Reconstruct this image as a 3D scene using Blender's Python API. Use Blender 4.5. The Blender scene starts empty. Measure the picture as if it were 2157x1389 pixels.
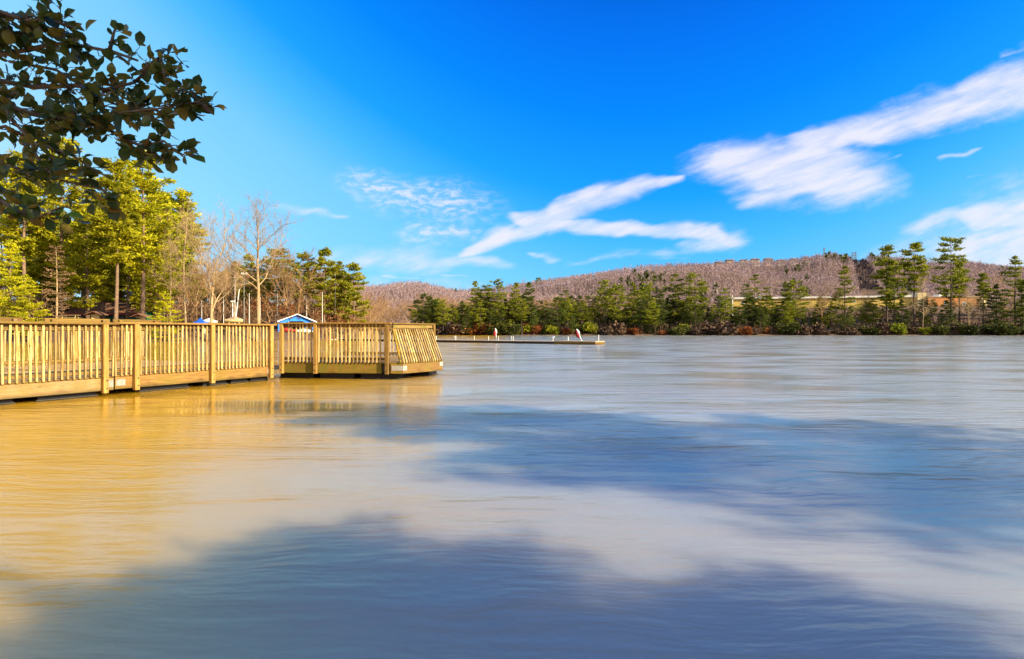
import bpy, math, random
import numpy as np
from mathutils import Vector, Matrix
R_ = math.radians
scene = bpy.context.scene
COL = scene.collection

# ------------------------------------------------------------------ camera
F, CX, HY, EYE = 1198.0, 1078.5, 698.0, 1.4       # focal length and horizon of the photograph in its pixels
cam_d = bpy.data.cameras.new('camera')
cam = bpy.data.objects.new('camera', cam_d); COL.objects.link(cam)
cam.location = (0, 0, EYE); cam.rotation_euler = (R_(90), 0, 0)
cam_d.sensor_width = 36.0; cam_d.lens = 36.0 * F / 2157.0
cam_d.shift_y = (HY - 694.5) / 2157.0
cam_d.clip_start = 0.05; cam_d.clip_end = 20000
scene.camera = cam
scene.render.resolution_x, scene.render.resolution_y = 1024, 659
scene.view_settings.view_transform = 'Standard'
scene.view_settings.look = 'None'
scene.view_settings.gamma = 1.0
scene.view_settings.use_curve_mapping = False
scene.view_settings.exposure = 1.2
scene.render.engine = 'CYCLES'
scene.cycles.max_bounces = 6
scene.cycles.transparent_max_bounces = 4
scene.cycles.use_denoising = True

SUN_EL, SUN_H = R_(27), Vector((0.88, -0.475)).normalized()
SUN_DIR = Vector((SUN_H.x * math.cos(SUN_EL), SUN_H.y * math.cos(SUN_EL), math.sin(SUN_EL)))

# ------------------------------------------------------------------ node helpers
class NT:
    def __init__(s, tree):
        s.t = tree; s.n = tree.nodes; s.l = tree.links
    def node(s, typ, **kw):
        n = s.n.new(typ)
        for k, v in kw.items(): setattr(n, k, v)
        return n
    def put(s, sock, v):
        if isinstance(v, bpy.types.NodeSocket): s.l.new(v, sock)
        elif v is not None: sock.default_value = v
    def math(s, op, a, b=None, c=None, clamp=False):
        n = s.node('ShaderNodeMath', operation=op); n.use_clamp = clamp
        s.put(n.inputs[0], a); s.put(n.inputs[1], b)
        if c is not None: s.put(n.inputs[2], c)
        return n.outputs[0]
    def vmath(s, op, a, b=None, out=0):
        n = s.node('ShaderNodeVectorMath', operation=op)
        s.put(n.inputs[0], a); s.put(n.inputs[1], b)
        return n.outputs['Value'] if op in ('DOT_PRODUCT', 'LENGTH', 'DISTANCE') else n.outputs[0]
    def vscale(s, a, k):
        n = s.node('ShaderNodeVectorMath', operation='SCALE'); s.put(n.inputs[0], a); s.put(n.inputs['Scale'], k); return n.outputs[0]
    def mix(s, fac, a, b, typ='MIX'):
        n = s.node('ShaderNodeMix', data_type='RGBA', blend_type=typ)
        s.put(n.inputs['Factor'], fac)
        for i, v in ((6, a), (7, b)):
            if isinstance(v, (tuple, list)) and len(v) == 3: v = (*v, 1)
            s.put(n.inputs[i], v)
        return n.outputs[2]
    def noise(s, vec, scale, detail=3, rough=0.5):
        n = s.node('ShaderNodeTexNoise'); s.put(n.inputs['Vector'], vec)
        n.inputs['Scale'].default_value = scale; n.inputs['Detail'].default_value = detail; n.inputs['Roughness'].default_value = rough
        return n
    def ramp(s, fac, stops, interp='LINEAR'):
        n = s.node('ShaderNodeValToRGB'); s.put(n.inputs[0], fac); cr = n.color_ramp; cr.interpolation = interp
        while len(cr.elements) < len(stops): cr.elements.new(0.5)
        for e, (p, c) in zip(cr.elements, stops):
            e.position = p; e.color = c if len(c) == 4 else (*c, 1)
        return n.outputs[0]
    def mapr(s, v, a, b, c=0.0, d=1.0, smooth=True):
        n = s.node('ShaderNodeMapRange'); n.interpolation_type = 'SMOOTHSTEP' if smooth else 'LINEAR'
        s.put(n.inputs[0], v)
        for i, x in enumerate((a, b, c, d)): s.put(n.inputs[1 + i], x)
        return n.outputs[0]
    def mapping(s, vec, scale=(1, 1, 1), rot=(0, 0, 0)):
        n = s.node('ShaderNodeMapping'); s.put(n.inputs[0], vec)
        n.inputs['Scale'].default_value = scale; n.inputs['Rotation'].default_value = rot
        return n.outputs[0]

# ------------------------------------------------------------------ sky
world = bpy.data.worlds.new('World'); scene.world = world; world.use_nodes = True
def build_sky():
    world.node_tree.nodes.clear()
    N = NT(world.node_tree)
    out = N.node('ShaderNodeOutputWorld'); bg = N.node('ShaderNodeBackground')
    bg.inputs['Strength'].default_value = 0.1
    N.l.new(bg.outputs[0], out.inputs[0])
    sky = N.node('ShaderNodeTexSky', sky_type='NISHITA'); sky.sun_disc = False
    sky.sun_elevation = SUN_EL; sky.sun_rotation = math.atan2(SUN_DIR.x, SUN_DIR.y)
    sky.air_density = 1.0; sky.dust_density = 0.6; sky.ozone_density = 2.0
    d = N.node('ShaderNodeTexCoord').outputs['Generated']
    sep = N.node('ShaderNodeSeparateXYZ'); N.l.new(d, sep.inputs[0])
    dx, dy, dz = sep.outputs
    # clear-sky tint: deep blue high up and straight ahead, paler to the sides and down at the horizon
    hl = N.math('SQRT', N.math('ADD', N.math('MULTIPLY', dx, dx), N.math('MULTIPLY', dy, dy)))
    ca = R_(16)
    hd = N.math('ADD', N.math('MULTIPLY', dx, math.sin(ca)), N.math('MULTIPLY', dy, math.cos(ca)))
    t = N.math('SUBTRACT', dz, N.math('MULTIPLY', N.math('SUBTRACT', hl, hd), 1.15))
    tt = N.mapr(t, -1.6, 0.9, smooth=False)
    def at(x): return (x + 1.6) / 2.5
    col = N.ramp(tt, [(at(-1.4), (1.0, 0.90, 0.80)), (at(-0.7), (0.80, 0.86, 0.92)), (at(-0.35), (0.52, 0.84, 1.0)), (at(-0.12), (0.33, 0.74, 1.0)), (at(0.05), (0.22, 0.65, 1.0)), (at(0.14), (0.08, 0.52, 1.0)), (at(0.22), (0.012, 0.37, 0.98)),
                      (at(0.34), (0.001, 0.25, 1.0)), (at(0.44), (0.001, 0.175, 0.92)), (at(0.53), (0.001, 0.11, 0.70)), (at(0.75), (0.002, 0.06, 0.38))])
    col = N.vscale(col, 4.4)
    nis = N.mix(1.0, sky.outputs[0], (0.05, 0.7, 1.5), 'MULTIPLY')
    base = N.mix(0.88, nis, col)
    # clouds, laid out by direction
    front = N.mapr(dy, 0.05, 0.15)
    dyc = N.math('MAXIMUM', dy, 0.05)
    cu = N.node('ShaderNodeCombineXYZ'); N.l.new(N.math('DIVIDE', dx, dyc), cu.inputs[0]); N.l.new(N.math('DIVIDE', dz, dyc), cu.inputs[1])
    p = cu.outputs[0]
    def warped(p, ang, sx, sy, scale, amp):
        m = N.mapping(p, (1, 1, 1), (0, 0, -R_(ang)))
        m = N.mapping(m, (sx, sy, 1))
        n = N.noise(m, scale, 2, 0.5)
        v = N.vmath('SUBTRACT', n.outputs['Color'], (0.5, 0.5, 0.5))
        return N.vmath('ADD', p, N.vmath('MULTIPLY', v, (amp, amp * 0.75, 0))), m
    pw, ms = warped(p, 20, 1.0, 3.0, 6.0, 0.05)
    pw2, _ = warped(pw, 16, 1.0, 2.6, 15.0, 0.022)
    sz = N.node('ShaderNodeSeparateXYZ')
    def P(x, y): return ((x - CX) / F, (HY - y) / F, 0.0)
    def streak(ax, ay, ra, bx, by, rb, k, soft=1.0):
        a, b = P(ax, ay), P(bx, by); ba = (b[0] - a[0], b[1] - a[1], 0)
        L2 = ba[0]**2 + ba[1]**2
        pa = N.vmath('SUBTRACT', pw2, a)
        h0 = N.math('DIVIDE', N.vmath('DOT_PRODUCT', pa, ba), L2)
        h = N.math('MULTIPLY', h0, 1.0, clamp=True)
        perp = N.vmath('LENGTH', N.vmath('SUBTRACT', pa, N.vscale(ba, h0)))
        over = N.math('MULTIPLY', N.math('SUBTRACT', h0, h), math.sqrt(L2)*0.45)     # drawn-out tips
        dist = N.math('SQRT', N.math('ADD', N.math('MULTIPLY', perp, perp), N.math('MULTIPLY', over, over)))
        r = N.math('MULTIPLY_ADD', h, (rb - ra) / F, ra / F)
        m = N.mapr(N.math('DIVIDE', dist, r), 1.8, 0.75 - soft * 0.65, 0.0, k)
        return m
    fib = N.noise(N.mapping(ms, (1, 2.0, 1)), 8.0, 5, 0.55).outputs['Fac']
    fine = N.noise(N.mapping(pw, (1, 2.2, 1)), 46.0, 4, 0.6).outputs['Fac']
    S = [  # px, py, radius -> px, py, radius, density
        (1700, 300, 26, 1900, 255, 34, 0.95, 1.0), (1900, 255, 34, 2260, 150, 62, 0.95, 1.0), (1700, 285, 16, 2200, 160, 45, 0.5, 1.2),
        (1560, 345, 46, 1720, 350, 52, 1.0, 0.8), (1640, 360, 60, 1760, 375, 52, 1.0, 0.9), (1600, 418, 24, 1780, 380, 30, 0.85, 1.0), (1510, 345, 8, 1600, 345, 30, 0.8, 1.0), (1545, 312, 8, 1680, 298, 10, 0.6, 1.2), (1780, 365, 20, 1890, 333, 5, 0.5, 2.0),
        (1130, 470, 20, 1250, 415, 26, 0.95, 1.0), (1250, 415, 26, 1430, 375, 7, 0.85, 1.2), (1090, 464, 10, 1150, 466, 24, 0.9, 1.0), (1140, 455, 14, 1290, 400, 26, 0.5, 1.2), (1180, 420, 9, 1350, 380, 12, 0.5, 1.2),
        (1150, 466, 16, 1300, 480, 16, 0.95, 0.9), (1300, 478, 15, 1500, 490, 17, 0.95, 0.9), (1460, 515, 18, 1530, 500, 22, 0.75, 1.1),
        (990, 525, 14, 1060, 500, 20, 0.95, 0.9), (1060, 500, 20, 1130, 480, 14, 0.8, 1.0), (700, 545, 26, 900, 545, 36, 0.55, 1.25), (880, 545, 26, 1060, 558, 12, 0.6, 1.2),
        (815, 583, 6, 885, 585, 2, 0.6, 1.9), (930, 584, 4, 980, 589, 2, 0.6, 1.9), (1115, 534, 5, 1165, 541, 9, 0.55, 2.0),
        (1200, 553, 12, 1400, 530, 18, 0.45, 2.2), (1300, 545, 8, 1440, 545, 10, 0.3, 2.2), (595, 436, 16, 725, 453, 5, 0.6, 2.1),
        (1985, 335, 5, 2068, 320, 5, 0.65, 2.0), (1940, 480, 20, 2260, 410, 40, 0.8, 1.5), (2060, 468, 20, 2260, 460, 22, 1.0, 0.9), (1950, 570, 55, 2300, 510, 90, 0.7, 2.2), (2110, 115, 5, 2200, 85, 16, 0.45, 2.0), (1780, 640, 60, 2300, 510, 200, 1.25, 2.6), (1960, 500, 50, 2400, 440, 120, 0.5, 2.4), (1490, 365, 6, 1560, 340, 14, 0.7, 1.4), (700, 600, 30, 1000, 600, 20, 0.35, 1.3), (2038, 373, 4, 2070, 371, 3, 0.4, 2.0)]
    tot = None
    for s_ in S:
        m = streak(*s_)
        tot = m if tot is None else N.math('MAXIMUM', tot, m)
    soft_n = N.noise(N.mapping(pw, (1, 1.8, 1), (0, 0, -R_(12))), 15.0, 5, 0.6).outputs['Fac']
    edge = N.math('ADD', N.math('MULTIPLY', N.math('SUBTRACT', fib, 0.5), 0.55), N.math('MULTIPLY', N.math('SUBTRACT', soft_n, 0.5), 0.75))
    tot = N.mapr(N.math('ADD', tot, N.math('MULTIPLY', edge, N.mapr(tot, 0.0, 0.25))), 0.10, 1.0)
    tot = N.math('MULTIPLY', tot, N.mapr(fib, 0.3, 0.65, 0.68, 1.0))
    mott = None   # the mottled patches
    for s_ in [(780, 395, 26, 940, 428, 40, 0.85, 1.25), (890, 492, 20, 985, 490, 12, 0.7, 1.25), (830, 425, 26, 940, 440, 22, 0.6, 1.25)]:
        m = streak(*s_); mott = m if mott is None else N.math('MAXIMUM', mott, m)
    mott = N.math('MULTIPLY', mott, N.mapr(fine, 0.40, 0.68, 0.18, 1.0))
    tot = N.math('MAXIMUM', tot, mott)
    tot = N.math('MULTIPLY', tot, front, clamp=True)
    tot = N.math('MULTIPLY', tot, 0.92)
    fin = N.mix(tot, base, tuple(4.4 * c for c in (0.90, 0.89, 0.98)))
    N.put(bg.inputs['Color'], fin)
build_sky()

sun_d = bpy.data.lights.new('sun', 'SUN'); sun_d.energy = 5.0; sun_d.angle = R_(0.53); sun_d.color = (1.0, 0.83, 0.54)
sun = bpy.data.objects.new('sun', sun_d); COL.objects.link(sun)
sun.rotation_euler = SUN_DIR.to_track_quat('Z', 'Y').to_euler(); sun.location = (20, -10, 30)

# ------------------------------------------------------------------ object helpers
def tag(o, label=None, cat=None, group=None, kind=None):
    if label: o['label'] = label
    if cat: o['category'] = cat
    if group: o['group'] = group
    if kind: o['kind'] = kind
    return o
def empty(name, loc=(0, 0, 0), rz=0.0, label=None, cat=None, group=None):
    o = bpy.data.objects.new(name, None); COL.objects.link(o)
    o.location = loc; o.rotation_euler = (0, 0, rz); o.empty_display_size = 0.2
    return tag(o, label, cat, group)
def link(name, me, parent=None, loc=(0, 0, 0), rot=(0, 0, 0), scale=None):
    o = bpy.data.objects.new(name, me); COL.objects.link(o)
    if parent: o.parent = parent
    o.location = loc; o.rotation_euler = rot
    if scale is not None: o.scale = scale if hasattr(scale, '__len__') else (scale,) * 3
    return o
def np_mesh(name, V, polys, k, mat, smooth=False):
    """mesh from an (n,3) array and an (m,k) array of faces with k corners each"""
    V = np.asarray(V, dtype=np.float32); polys = np.asarray(polys, dtype=np.int32)
    me = bpy.data.meshes.new(name)
    me.vertices.add(len(V)); me.vertices.foreach_set('co', V.ravel())
    me.loops.add(polys.size); me.loops.foreach_set('vertex_index', polys.ravel())
    me.polygons.add(len(polys)); me.polygons.foreach_set('loop_start', np.arange(len(polys), dtype=np.int32) * k)
    if smooth: me.polygons.foreach_set('use_smooth', np.ones(len(polys), dtype=bool))
    me.update(calc_edges=True)
    if mat: me.materials.append(mat)
    return me
class MB:
    def __init__(s): s.v = []; s.f = []
    def add(s, vs, fs):
        b = len(s.v); s.v += [tuple(v) for v in vs]; s.f += [tuple(i + b for i in f) for f in fs]; return s
    def box(s, x0, x1, y0, y1, z0, z1):
        return s.add([(x0,y0,z0),(x1,y0,z0),(x1,y1,z0),(x0,y1,z0),(x0,y0,z1),(x1,y0,z1),(x1,y1,z1),(x0,y1,z1)],
                     [(0,3,2,1),(4,5,6,7),(0,1,5,4),(1,2,6,5),(2,3,7,6),(3,0,4,7)])
    def bbox(s, x0, x1, y0, y1, z0, z1, b=0.006):
        """box with chamfered edges along its long side"""
        d = [x1-x0, y1-y0, z1-z0]; ax = d.index(max(d))
        lo = [x0,y0,z0]; hi = [x1,y1,z1]; o = [i for i in range(3) if i != ax]
        a0,a1,c0,c1 = lo[o[0]],hi[o[0]],lo[o[1]],hi[o[1]]
        ring = [(a0+b,c0),(a1-b,c0),(a1,c0+b),(a1,c1-b),(a1-b,c1),(a0+b,c1),(a0,c1-b),(a0,c0+b)]
        vs = []
        for e in (lo[ax], hi[ax]):
            for (p,q) in ring:
                v = [0,0,0]; v[ax] = e; v[o[0]] = p; v[o[1]] = q; vs.append(v)
        fs = [(i,(i+1)%8,8+(i+1)%8,8+i) for i in range(8)] + [tuple(range(7,-1,-1)), tuple(range(8,16))]
        if ax == 1: fs = [tuple(reversed(f)) for f in fs]
        return s.add(vs, fs)
    def tube(s, pts, rad, n=6, cap=True):
        pts = [Vector(p) for p in pts]
        if not hasattr(rad, '__len__'): rad = [rad]*len(pts)
        vs = []; 
        ref = Vector((0.31,0.95,0.07))
        for i,p in enumerate(pts):
            t = (pts[min(i+1,len(pts)-1)]-pts[max(i-1,0)]).normalized()
            a = t.cross(ref)
            if a.length < 0.05: a = t.cross(Vector((1,0,0)))
            a.normalize(); b = t.cross(a)
            for k in range(n):
                an = 2*math.pi*k/n
                vs.append(p + (a*math.cos(an)+b*math.sin(an))*rad[i])
        fs = [(i*n+k, i*n+(k+1)%n, (i+1)*n+(k+1)%n, (i+1)*n+k) for i in range(len(pts)-1) for k in range(n)]
        if cap: fs += [tuple(range(n-1,-1,-1)), tuple(range((len(pts)-1)*n, len(pts)*n))]
        return s.add(vs, fs)
    def ball(s, c, r, nu=10, nv=6, sq=(1,1,1)):
        vs = []; fs = []
        for j in range(nv+1):
            th = math.pi*j/nv
            for i in range(nu):
                ph = 2*math.pi*i/nu
                vs.append((c[0]+r*sq[0]*math.sin(th)*math.cos(ph), c[1]+r*sq[1]*math.sin(th)*math.sin(ph), c[2]+r*sq[2]*math.cos(th)))
        for j in range(nv):
            for i in range(nu):
                fs.append((j*nu+i, (j+1)*nu+i, (j+1)*nu+(i+1)%nu, j*nu+(i+1)%nu))
        return s.add(vs, fs)
    def mesh(s, name, mat, smooth=False):
        me = bpy.data.meshes.new(name); me.from_pydata(s.v, [], s.f)
        if smooth: me.polygons.foreach_set('use_smooth', np.ones(len(me.polygons), dtype=bool))
        me.update()
        if mat: me.materials.append(mat)
        return me
    def obj(s, name, mat, parent=None, smooth=False, **kw):
        return link(name, s.mesh(name, mat, smooth), parent, **kw)
def at(px, y, D):      # point seen at a pixel of the photograph at depth D
    return Vector(((px-CX)/F*D, D, EYE+(HY-y)/F*D))
def X_at(px, D): return (px-CX)/F*D

# ------------------------------------------------------------------ materials
def new_mat(name):
    m = bpy.data.materials.new(name); m.use_nodes = True
    N = NT(m.node_tree); bs = m.node_tree.nodes['Principled BSDF']
    return m, N, bs
def simple(name, col, rough=0.7, var=0.25, scale=6.0, metal=0.0, bump=0.0, spec=0.3, objvar=0.15):
    m, N, bs = new_mat(name)
    tc = N.node('ShaderNodeTexCoord').outputs['Object']
    n = N.noise(tc, scale, 5, 0.6).outputs['Fac']
    k = N.mapr(n, 0.25, 0.75, 1-var, 1+var)
    oi = N.node('ShaderNodeObjectInfo').outputs['Random']
    k = N.math('MULTIPLY', k, N.mapr(oi, 0, 1, 1-objvar, 1+objvar, smooth=False))
    c = N.mix(1.0, col, N.vscale((1,1,1), k), 'MULTIPLY')
    N.put(bs.inputs['Base Color'], c)
    bs.inputs['Roughness'].default_value = rough; bs.inputs['Metallic'].default_value = metal
    bs.inputs['Specular IOR Level'].default_value = spec
    if bump:
        b = N.node('ShaderNodeBump'); b.inputs['Strength'].default_value = bump; b.inputs['Distance'].default_value = 0.02
        N.l.new(n, b.inputs['Height']); N.l.new(b.outputs[0], bs.inputs['Normal'])
    return m
def wood(name, c1, c2, green=0.0, axis=2, rough=0.75):
    m, N, bs = new_mat(name)
    tc = N.node('ShaderNodeTexCoord').outputs['Object']
    oi = N.node('ShaderNodeObjectInfo').outputs['Random']
    off = N.vscale((13.7, 7.1, 9.3), oi)
    v = N.vmath('ADD', tc, off)
    sc = [22, 22, 22]; sc[axis] = 1.6
    g = N.noise(N.mapping(v, tuple(sc)), 2.2, 5, 0.6).outputs['Fac']
    blot = N.noise(v, 2.3, 4, 0.6).outputs['Fac']
    c = N.mix(N.mapr(g, 0.3, 0.7), c1, c2)
    k = N.mapr(N.math('ADD', N.math('MULTIPLY', oi, 0.7), N.math('MULTIPLY', blot, 0.6)), 0.2, 1.05, 0.55, 1.4)
    c = N.mix(1.0, c, N.vscale((1,1,1), k), 'MULTIPLY')
    gr = N.math('FRACT', N.math('MULTIPLY', oi, 7.31))
    c = N.mix(N.mapr(gr, 0.6, 1.0, 0.0, 0.3), c, N.vscale((0.30,0.25,0.18), k))
    if green:
        c = N.mix(N.mapr(blot, 0.42, 0.66, 0.0, green), c, (0.13, 0.12, 0.015))
    if green:
        sz = N.node('ShaderNodeSeparateXYZ'); N.l.new(tc, sz.inputs[0])
        wl = N.mapr(N.math('ADD', sz.outputs[2], N.math('MULTIPLY', N.math('SUBTRACT', blot, 0.5), 0.22)), 0.10, 0.24, 0.75, 0.0)
        wl = N.math('MULTIPLY', wl, N.mapr(sz.outputs[2], 0.06, 0.08))
        c = N.mix(wl, c, (0.055, 0.045, 0.012))
    kn = N.node('ShaderNodeTexVoronoi'); kn.inputs['Scale'].default_value = 1.0
    sk = [9, 9, 9]; sk[axis] = 3.2
    N.put(kn.inputs['Vector'], N.mapping(v, tuple(sk)))
    c = N.mix(N.mapr(kn.outputs['Distance'], 0.05, 0.16, 0.75, 0.0), c, (0.10, 0.045, 0.015))
    N.put(bs.inputs['Base Color'], c)
    bs.inputs['Roughness'].default_value = rough; bs.inputs['Specular IOR Level'].default_value = 0.25
    b = N.node('ShaderNodeBump'); b.inputs['Strength'].default_value = 0.25; b.inputs['Distance'].default_value = 0.004
    N.l.new(g, b.inputs['Height']); N.l.new(b.outputs[0], bs.inputs['Normal'])
    return m
def leafy(name, c1, c2, c3, scale=0.5, transl=0.3, objvar=0.25):
    m, N, bs = new_mat(name)
    geo = N.node('ShaderNodeNewGeometry')
    tc = N.node('ShaderNodeTexCoord').outputs['Object']
    oi = N.node('ShaderNodeObjectInfo').outputs['Random']
    n = N.noise(N.vmath('ADD', tc, N.vscale((17.0, 31.0, 5.0), oi)), scale, 4, 0.65).outputs['Fac']
    isl = geo.outputs['Random Per Island']
    f = N.math('ADD', N.math('MULTIPLY', n, 1.0), N.math('MULTIPLY', N.math('SUBTRACT', isl, 0.5), 0.45))
    c = N.ramp(f, [(0.25, c1), (0.5, c2), (0.75, c3)])
    c = N.mix(1.0, c, N.vscale((1,1,1), N.mapr(oi, 0, 1, 1-objvar, 1+objvar, smooth=False)), 'MULTIPLY')
    N.put(bs.inputs['Base Color'], c)
    bs.inputs['Roughness'].default_value = 0.65; bs.inputs['Specular IOR Level'].default_value = 0.2
    if transl:
        tr = N.node('ShaderNodeBsdfTranslucent'); N.put(tr.inputs[0], c)
        mx = N.node('ShaderNodeMixShader'); mx.inputs[0].default_value = transl
        N.l.new(bs.outputs[0], mx.inputs[1]); N.l.new(tr.outputs[0], mx.inputs[2])
        N.l.new(mx.outputs[0], m.node_tree.nodes['Material Output'].inputs[0])
    return m

M = {}
M['post'] = wood('post_wood', (0.21, 0.115, 0.025), (0.36, 0.215, 0.06))
M['baluster'] = wood('baluster_wood', (0.24, 0.135, 0.028), (0.62, 0.45, 0.18))
M['rail'] = wood('rail_wood', (0.14, 0.075, 0.018), (0.26, 0.15, 0.04), 0.35, axis=0)
M['fascia'] = wood('fascia_wood', (0.15, 0.07, 0.013), (0.29, 0.155, 0.035), 0.45, axis=0)
M['mossy'] = wood('mossy_fascia_wood', (0.17, 0.10, 0.012), (0.27, 0.17, 0.03), 0.8, axis=0)
M['plank'] = wood('plank_wood', (0.26, 0.15, 0.05), (0.38, 0.23, 0.09), 0.15, axis=0)
M['float'] = simple('float_plastic', (0.006, 0.006, 0.007), 0.45)
M['flange'] = simple('float_flange_plastic', (0.05, 0.045, 0.04), 0.6)
M['alu'] = simple('bracket_aluminium', (0.36, 0.34, 0.31), 0.5, 0.2, 14, metal=0.2)
M['white'] = simple('white_paint', (0.75, 0.75, 0.72), 0.5, 0.08)
M['red'] = simple('red_cloth', (0.22, 0.012, 0.016), 0.7)
M['chrome'] = simple('polished_metal', (0.9, 0.9, 0.9), 0.08, 0.02, metal=1.0)
M['dock_grey'] = simple('weathered_plank', (0.38, 0.31, 0.24), 0.8)
M['dock_dark'] = simple('dock_side', (0.035, 0.025, 0.02), 0.8)
M['bark'] = simple('pine_bark', (0.20, 0.13, 0.085), 0.9, 0.35, 3.0, bump=0.5)
M['bark_dark'] = simple('dark_pine_bark', (0.085, 0.06, 0.05), 0.9, 0.35, 3.0, bump=0.5)
M['bark_pale'] = simple('pale_bark', (0.36, 0.255, 0.14), 0.9, 0.25, 2.5, bump=0.4)
M['bark_tan'] = simple('tan_twig_bark', (0.33, 0.20, 0.10), 0.9, 0.3, 2.0)
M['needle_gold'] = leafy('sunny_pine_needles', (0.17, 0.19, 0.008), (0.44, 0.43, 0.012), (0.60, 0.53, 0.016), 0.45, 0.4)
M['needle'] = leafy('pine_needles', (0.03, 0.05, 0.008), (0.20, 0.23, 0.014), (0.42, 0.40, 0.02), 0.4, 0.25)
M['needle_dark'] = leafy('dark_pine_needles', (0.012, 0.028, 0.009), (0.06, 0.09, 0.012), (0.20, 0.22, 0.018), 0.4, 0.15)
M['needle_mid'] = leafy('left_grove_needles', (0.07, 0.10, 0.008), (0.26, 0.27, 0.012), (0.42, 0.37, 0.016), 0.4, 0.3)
M['rust'] = leafy('rust_leaves', (0.13, 0.035, 0.012), (0.24, 0.075, 0.022), (0.34, 0.15, 0.05), 0.7, 0.3)
M['twig'] = leafy('brown_brush', (0.10, 0.055, 0.03), (0.20, 0.115, 0.06), (0.30, 0.18, 0.10), 0.12, 0.0)
M['hilltwig'] = leafy('hill_twigs', (0.25, 0.175, 0.19), (0.29, 0.205, 0.22), (0.35, 0.25, 0.255), 0.012, 0.0)
M['brush_dark'] = leafy('shaded_brush', (0.035, 0.022, 0.018), (0.075, 0.045, 0.032), (0.14, 0.085, 0.05), 0.12, 0.0)
M['scrub'] = leafy('cut_scrub', (0.030, 0.022, 0.035), (0.05, 0.036, 0.05), (0.09, 0.06, 0.07), 0.05, 0.0)
M['bush'] = leafy('shore_bush', (0.02, 0.03, 0.008), (0.05, 0.06, 0.012), (0.12, 0.12, 0.02), 0.6, 0.2)

# ------------------------------------------------------------------ ground and water
AZ = np.array([-180,-120,-90,-72,-62,-57,-50,-42,-36,-26,-19.7,-16,-14.2,-12.8,-11,-9.5,0,19.4,42,47,51,54,60,75,90,120,180.])
RR = np.array([1.2,1.5,2.5,3.2,8,20,75,91,87,89,93,104,150,236,240,200,195,201,249,240,110,40,14,5,3,1.5,1.2])
def shore(az): return np.interp(az, AZ, RR)
RID_PX = [600,780,830,900,960,1050,1150,1250,1350,1450,1530,1650,1750,1800,1850,1950,2050,2100,2157,2400]
RID_Y  = [606,606,602,604,612,607,592,581,572,561,553,551,541,552,551,560,555,562,566,575]
def smst(x): x = np.clip(x, 0, 1); return x*x*(3-2*x)
def gz(x, y):
    x = np.asarray(x, float); y = np.asarray(y, float)
    az = np.degrees(np.arctan2(x, y)); r = np.hypot(x, y); d = r - shore(az)
    front = np.clip(1-(np.abs(az-14)-32)/14, 0, 1)              # the far side with the hill
    left = smst((-14-az)/3.0)*smst((az+75)/15)
    z = np.where(d < 0, np.maximum(-1.6, d*0.25), 0.45*smst(d/2.5))
    far = smst((az+13)/3)*smst((52-az)/5)
    bankh = np.interp(az, [-13,-9,0,15,20,30,42], [2,3,4,5,10,11.5,11.5])
    z = z + far*bankh*smst((d-3)/55)
    z = z + left*(2.3*smst(d/15) + 10*smst((d-35)/150))
    D = np.maximum(y, 1.0)
    px = CX + F*x/D
    ry = np.interp(px, RID_PX, RID_Y)
    H = np.clip(EYE+(HY-ry)/F*700-8.5-bankh, 5, 140)
    hl = smst((D-310)/390.0)
    lump = 5.5*np.sin(x*0.024+1.3+y*0.006)*np.sin(y*0.013+0.5) + 1.6*np.sin(x*0.05+y*0.031)
    z = z + smst((az+20)/4)*smst((60-az)/8)*(H*hl**0.9 + lump*smst((D-320)/100)*(1-smst((D-600)/100)))
    near = np.clip((np.abs(az)-50)/10, 0, 1)
    z = z + near*0.6*smst((d-1)/12)
    return z
def build_ground():
    az = np.concatenate([np.arange(-180,-50,3.0), np.arange(-50,56,0.4), np.arange(56,180,3.0)])
    na = len(az); R = shore(az)
    rings = [R*0.15, R*0.6, np.maximum(R-4, R*0.8), np.maximum(R-1, R*0.9), R]
    for o in (0.6,1.2,2,3,5,8,12,18,26,36,48,62,78,95,115): rings.append(R+o)
    base = R+115
    tgt = 720/np.maximum(np.cos(np.radians(az)), 0.55)
    for f in np.linspace(0.04,1,34): rings.append(base+(np.maximum(tgt,base+50)-base)*f)
    last = rings[-1]
    for k in (60,160,400,1200,6000): rings.append(last+k)
    rings = np.array(rings); a = np.radians(az)[None,:]
    x = rings*np.sin(a); y = rings*np.cos(a); z = gz(x, y)
    V = np.stack([x,y,z],-1).reshape(-1,3); nr = len(rings)
    q = []
    for i in range(nr-1):
        j = np.arange(na); k = (j+1) % na
        q.append(np.stack([i*na+j, (i+1)*na+j, (i+1)*na+k, i*na+k], 1)[:, ::-1])
    m, N, bs = new_mat('leaf_litter_ground')
    tc = N.node('ShaderNodeTexCoord').outputs['Object']
    n1 = N.noise(tc, 0.06, 6, 0.65).outputs['Fac']; n2 = N.noise(tc, 0.9, 6, 0.7).outputs['Fac']
    c = N.mix(N.mapr(n1, 0.35, 0.65), (0.13, 0.085, 0.06), (0.19, 0.12, 0.075))
    c = N.mix(N.mapr(n2, 0.4, 0.7), c, (0.10, 0.062, 0.045))
    N.put(bs.inputs['Base Color'], c); bs.inputs['Roughness'].default_value = 0.95; bs.inputs['Specular IOR Level'].default_value = 0.1
    b = N.node('ShaderNodeBump'); b.inputs['Strength'].default_value = 0.6; b.inputs['Distance'].default_value = 0.3
    N.l.new(n2, b.inputs['Height']); N.l.new(b.outputs[0], bs.inputs['Normal'])
    me = np_mesh('ground', V, np.concatenate(q), 4, m, True)
    tag(link('ground', me), 'brown leaf covered ground of the lake banks and wooded hill', kind='structure')
build_ground()
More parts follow.
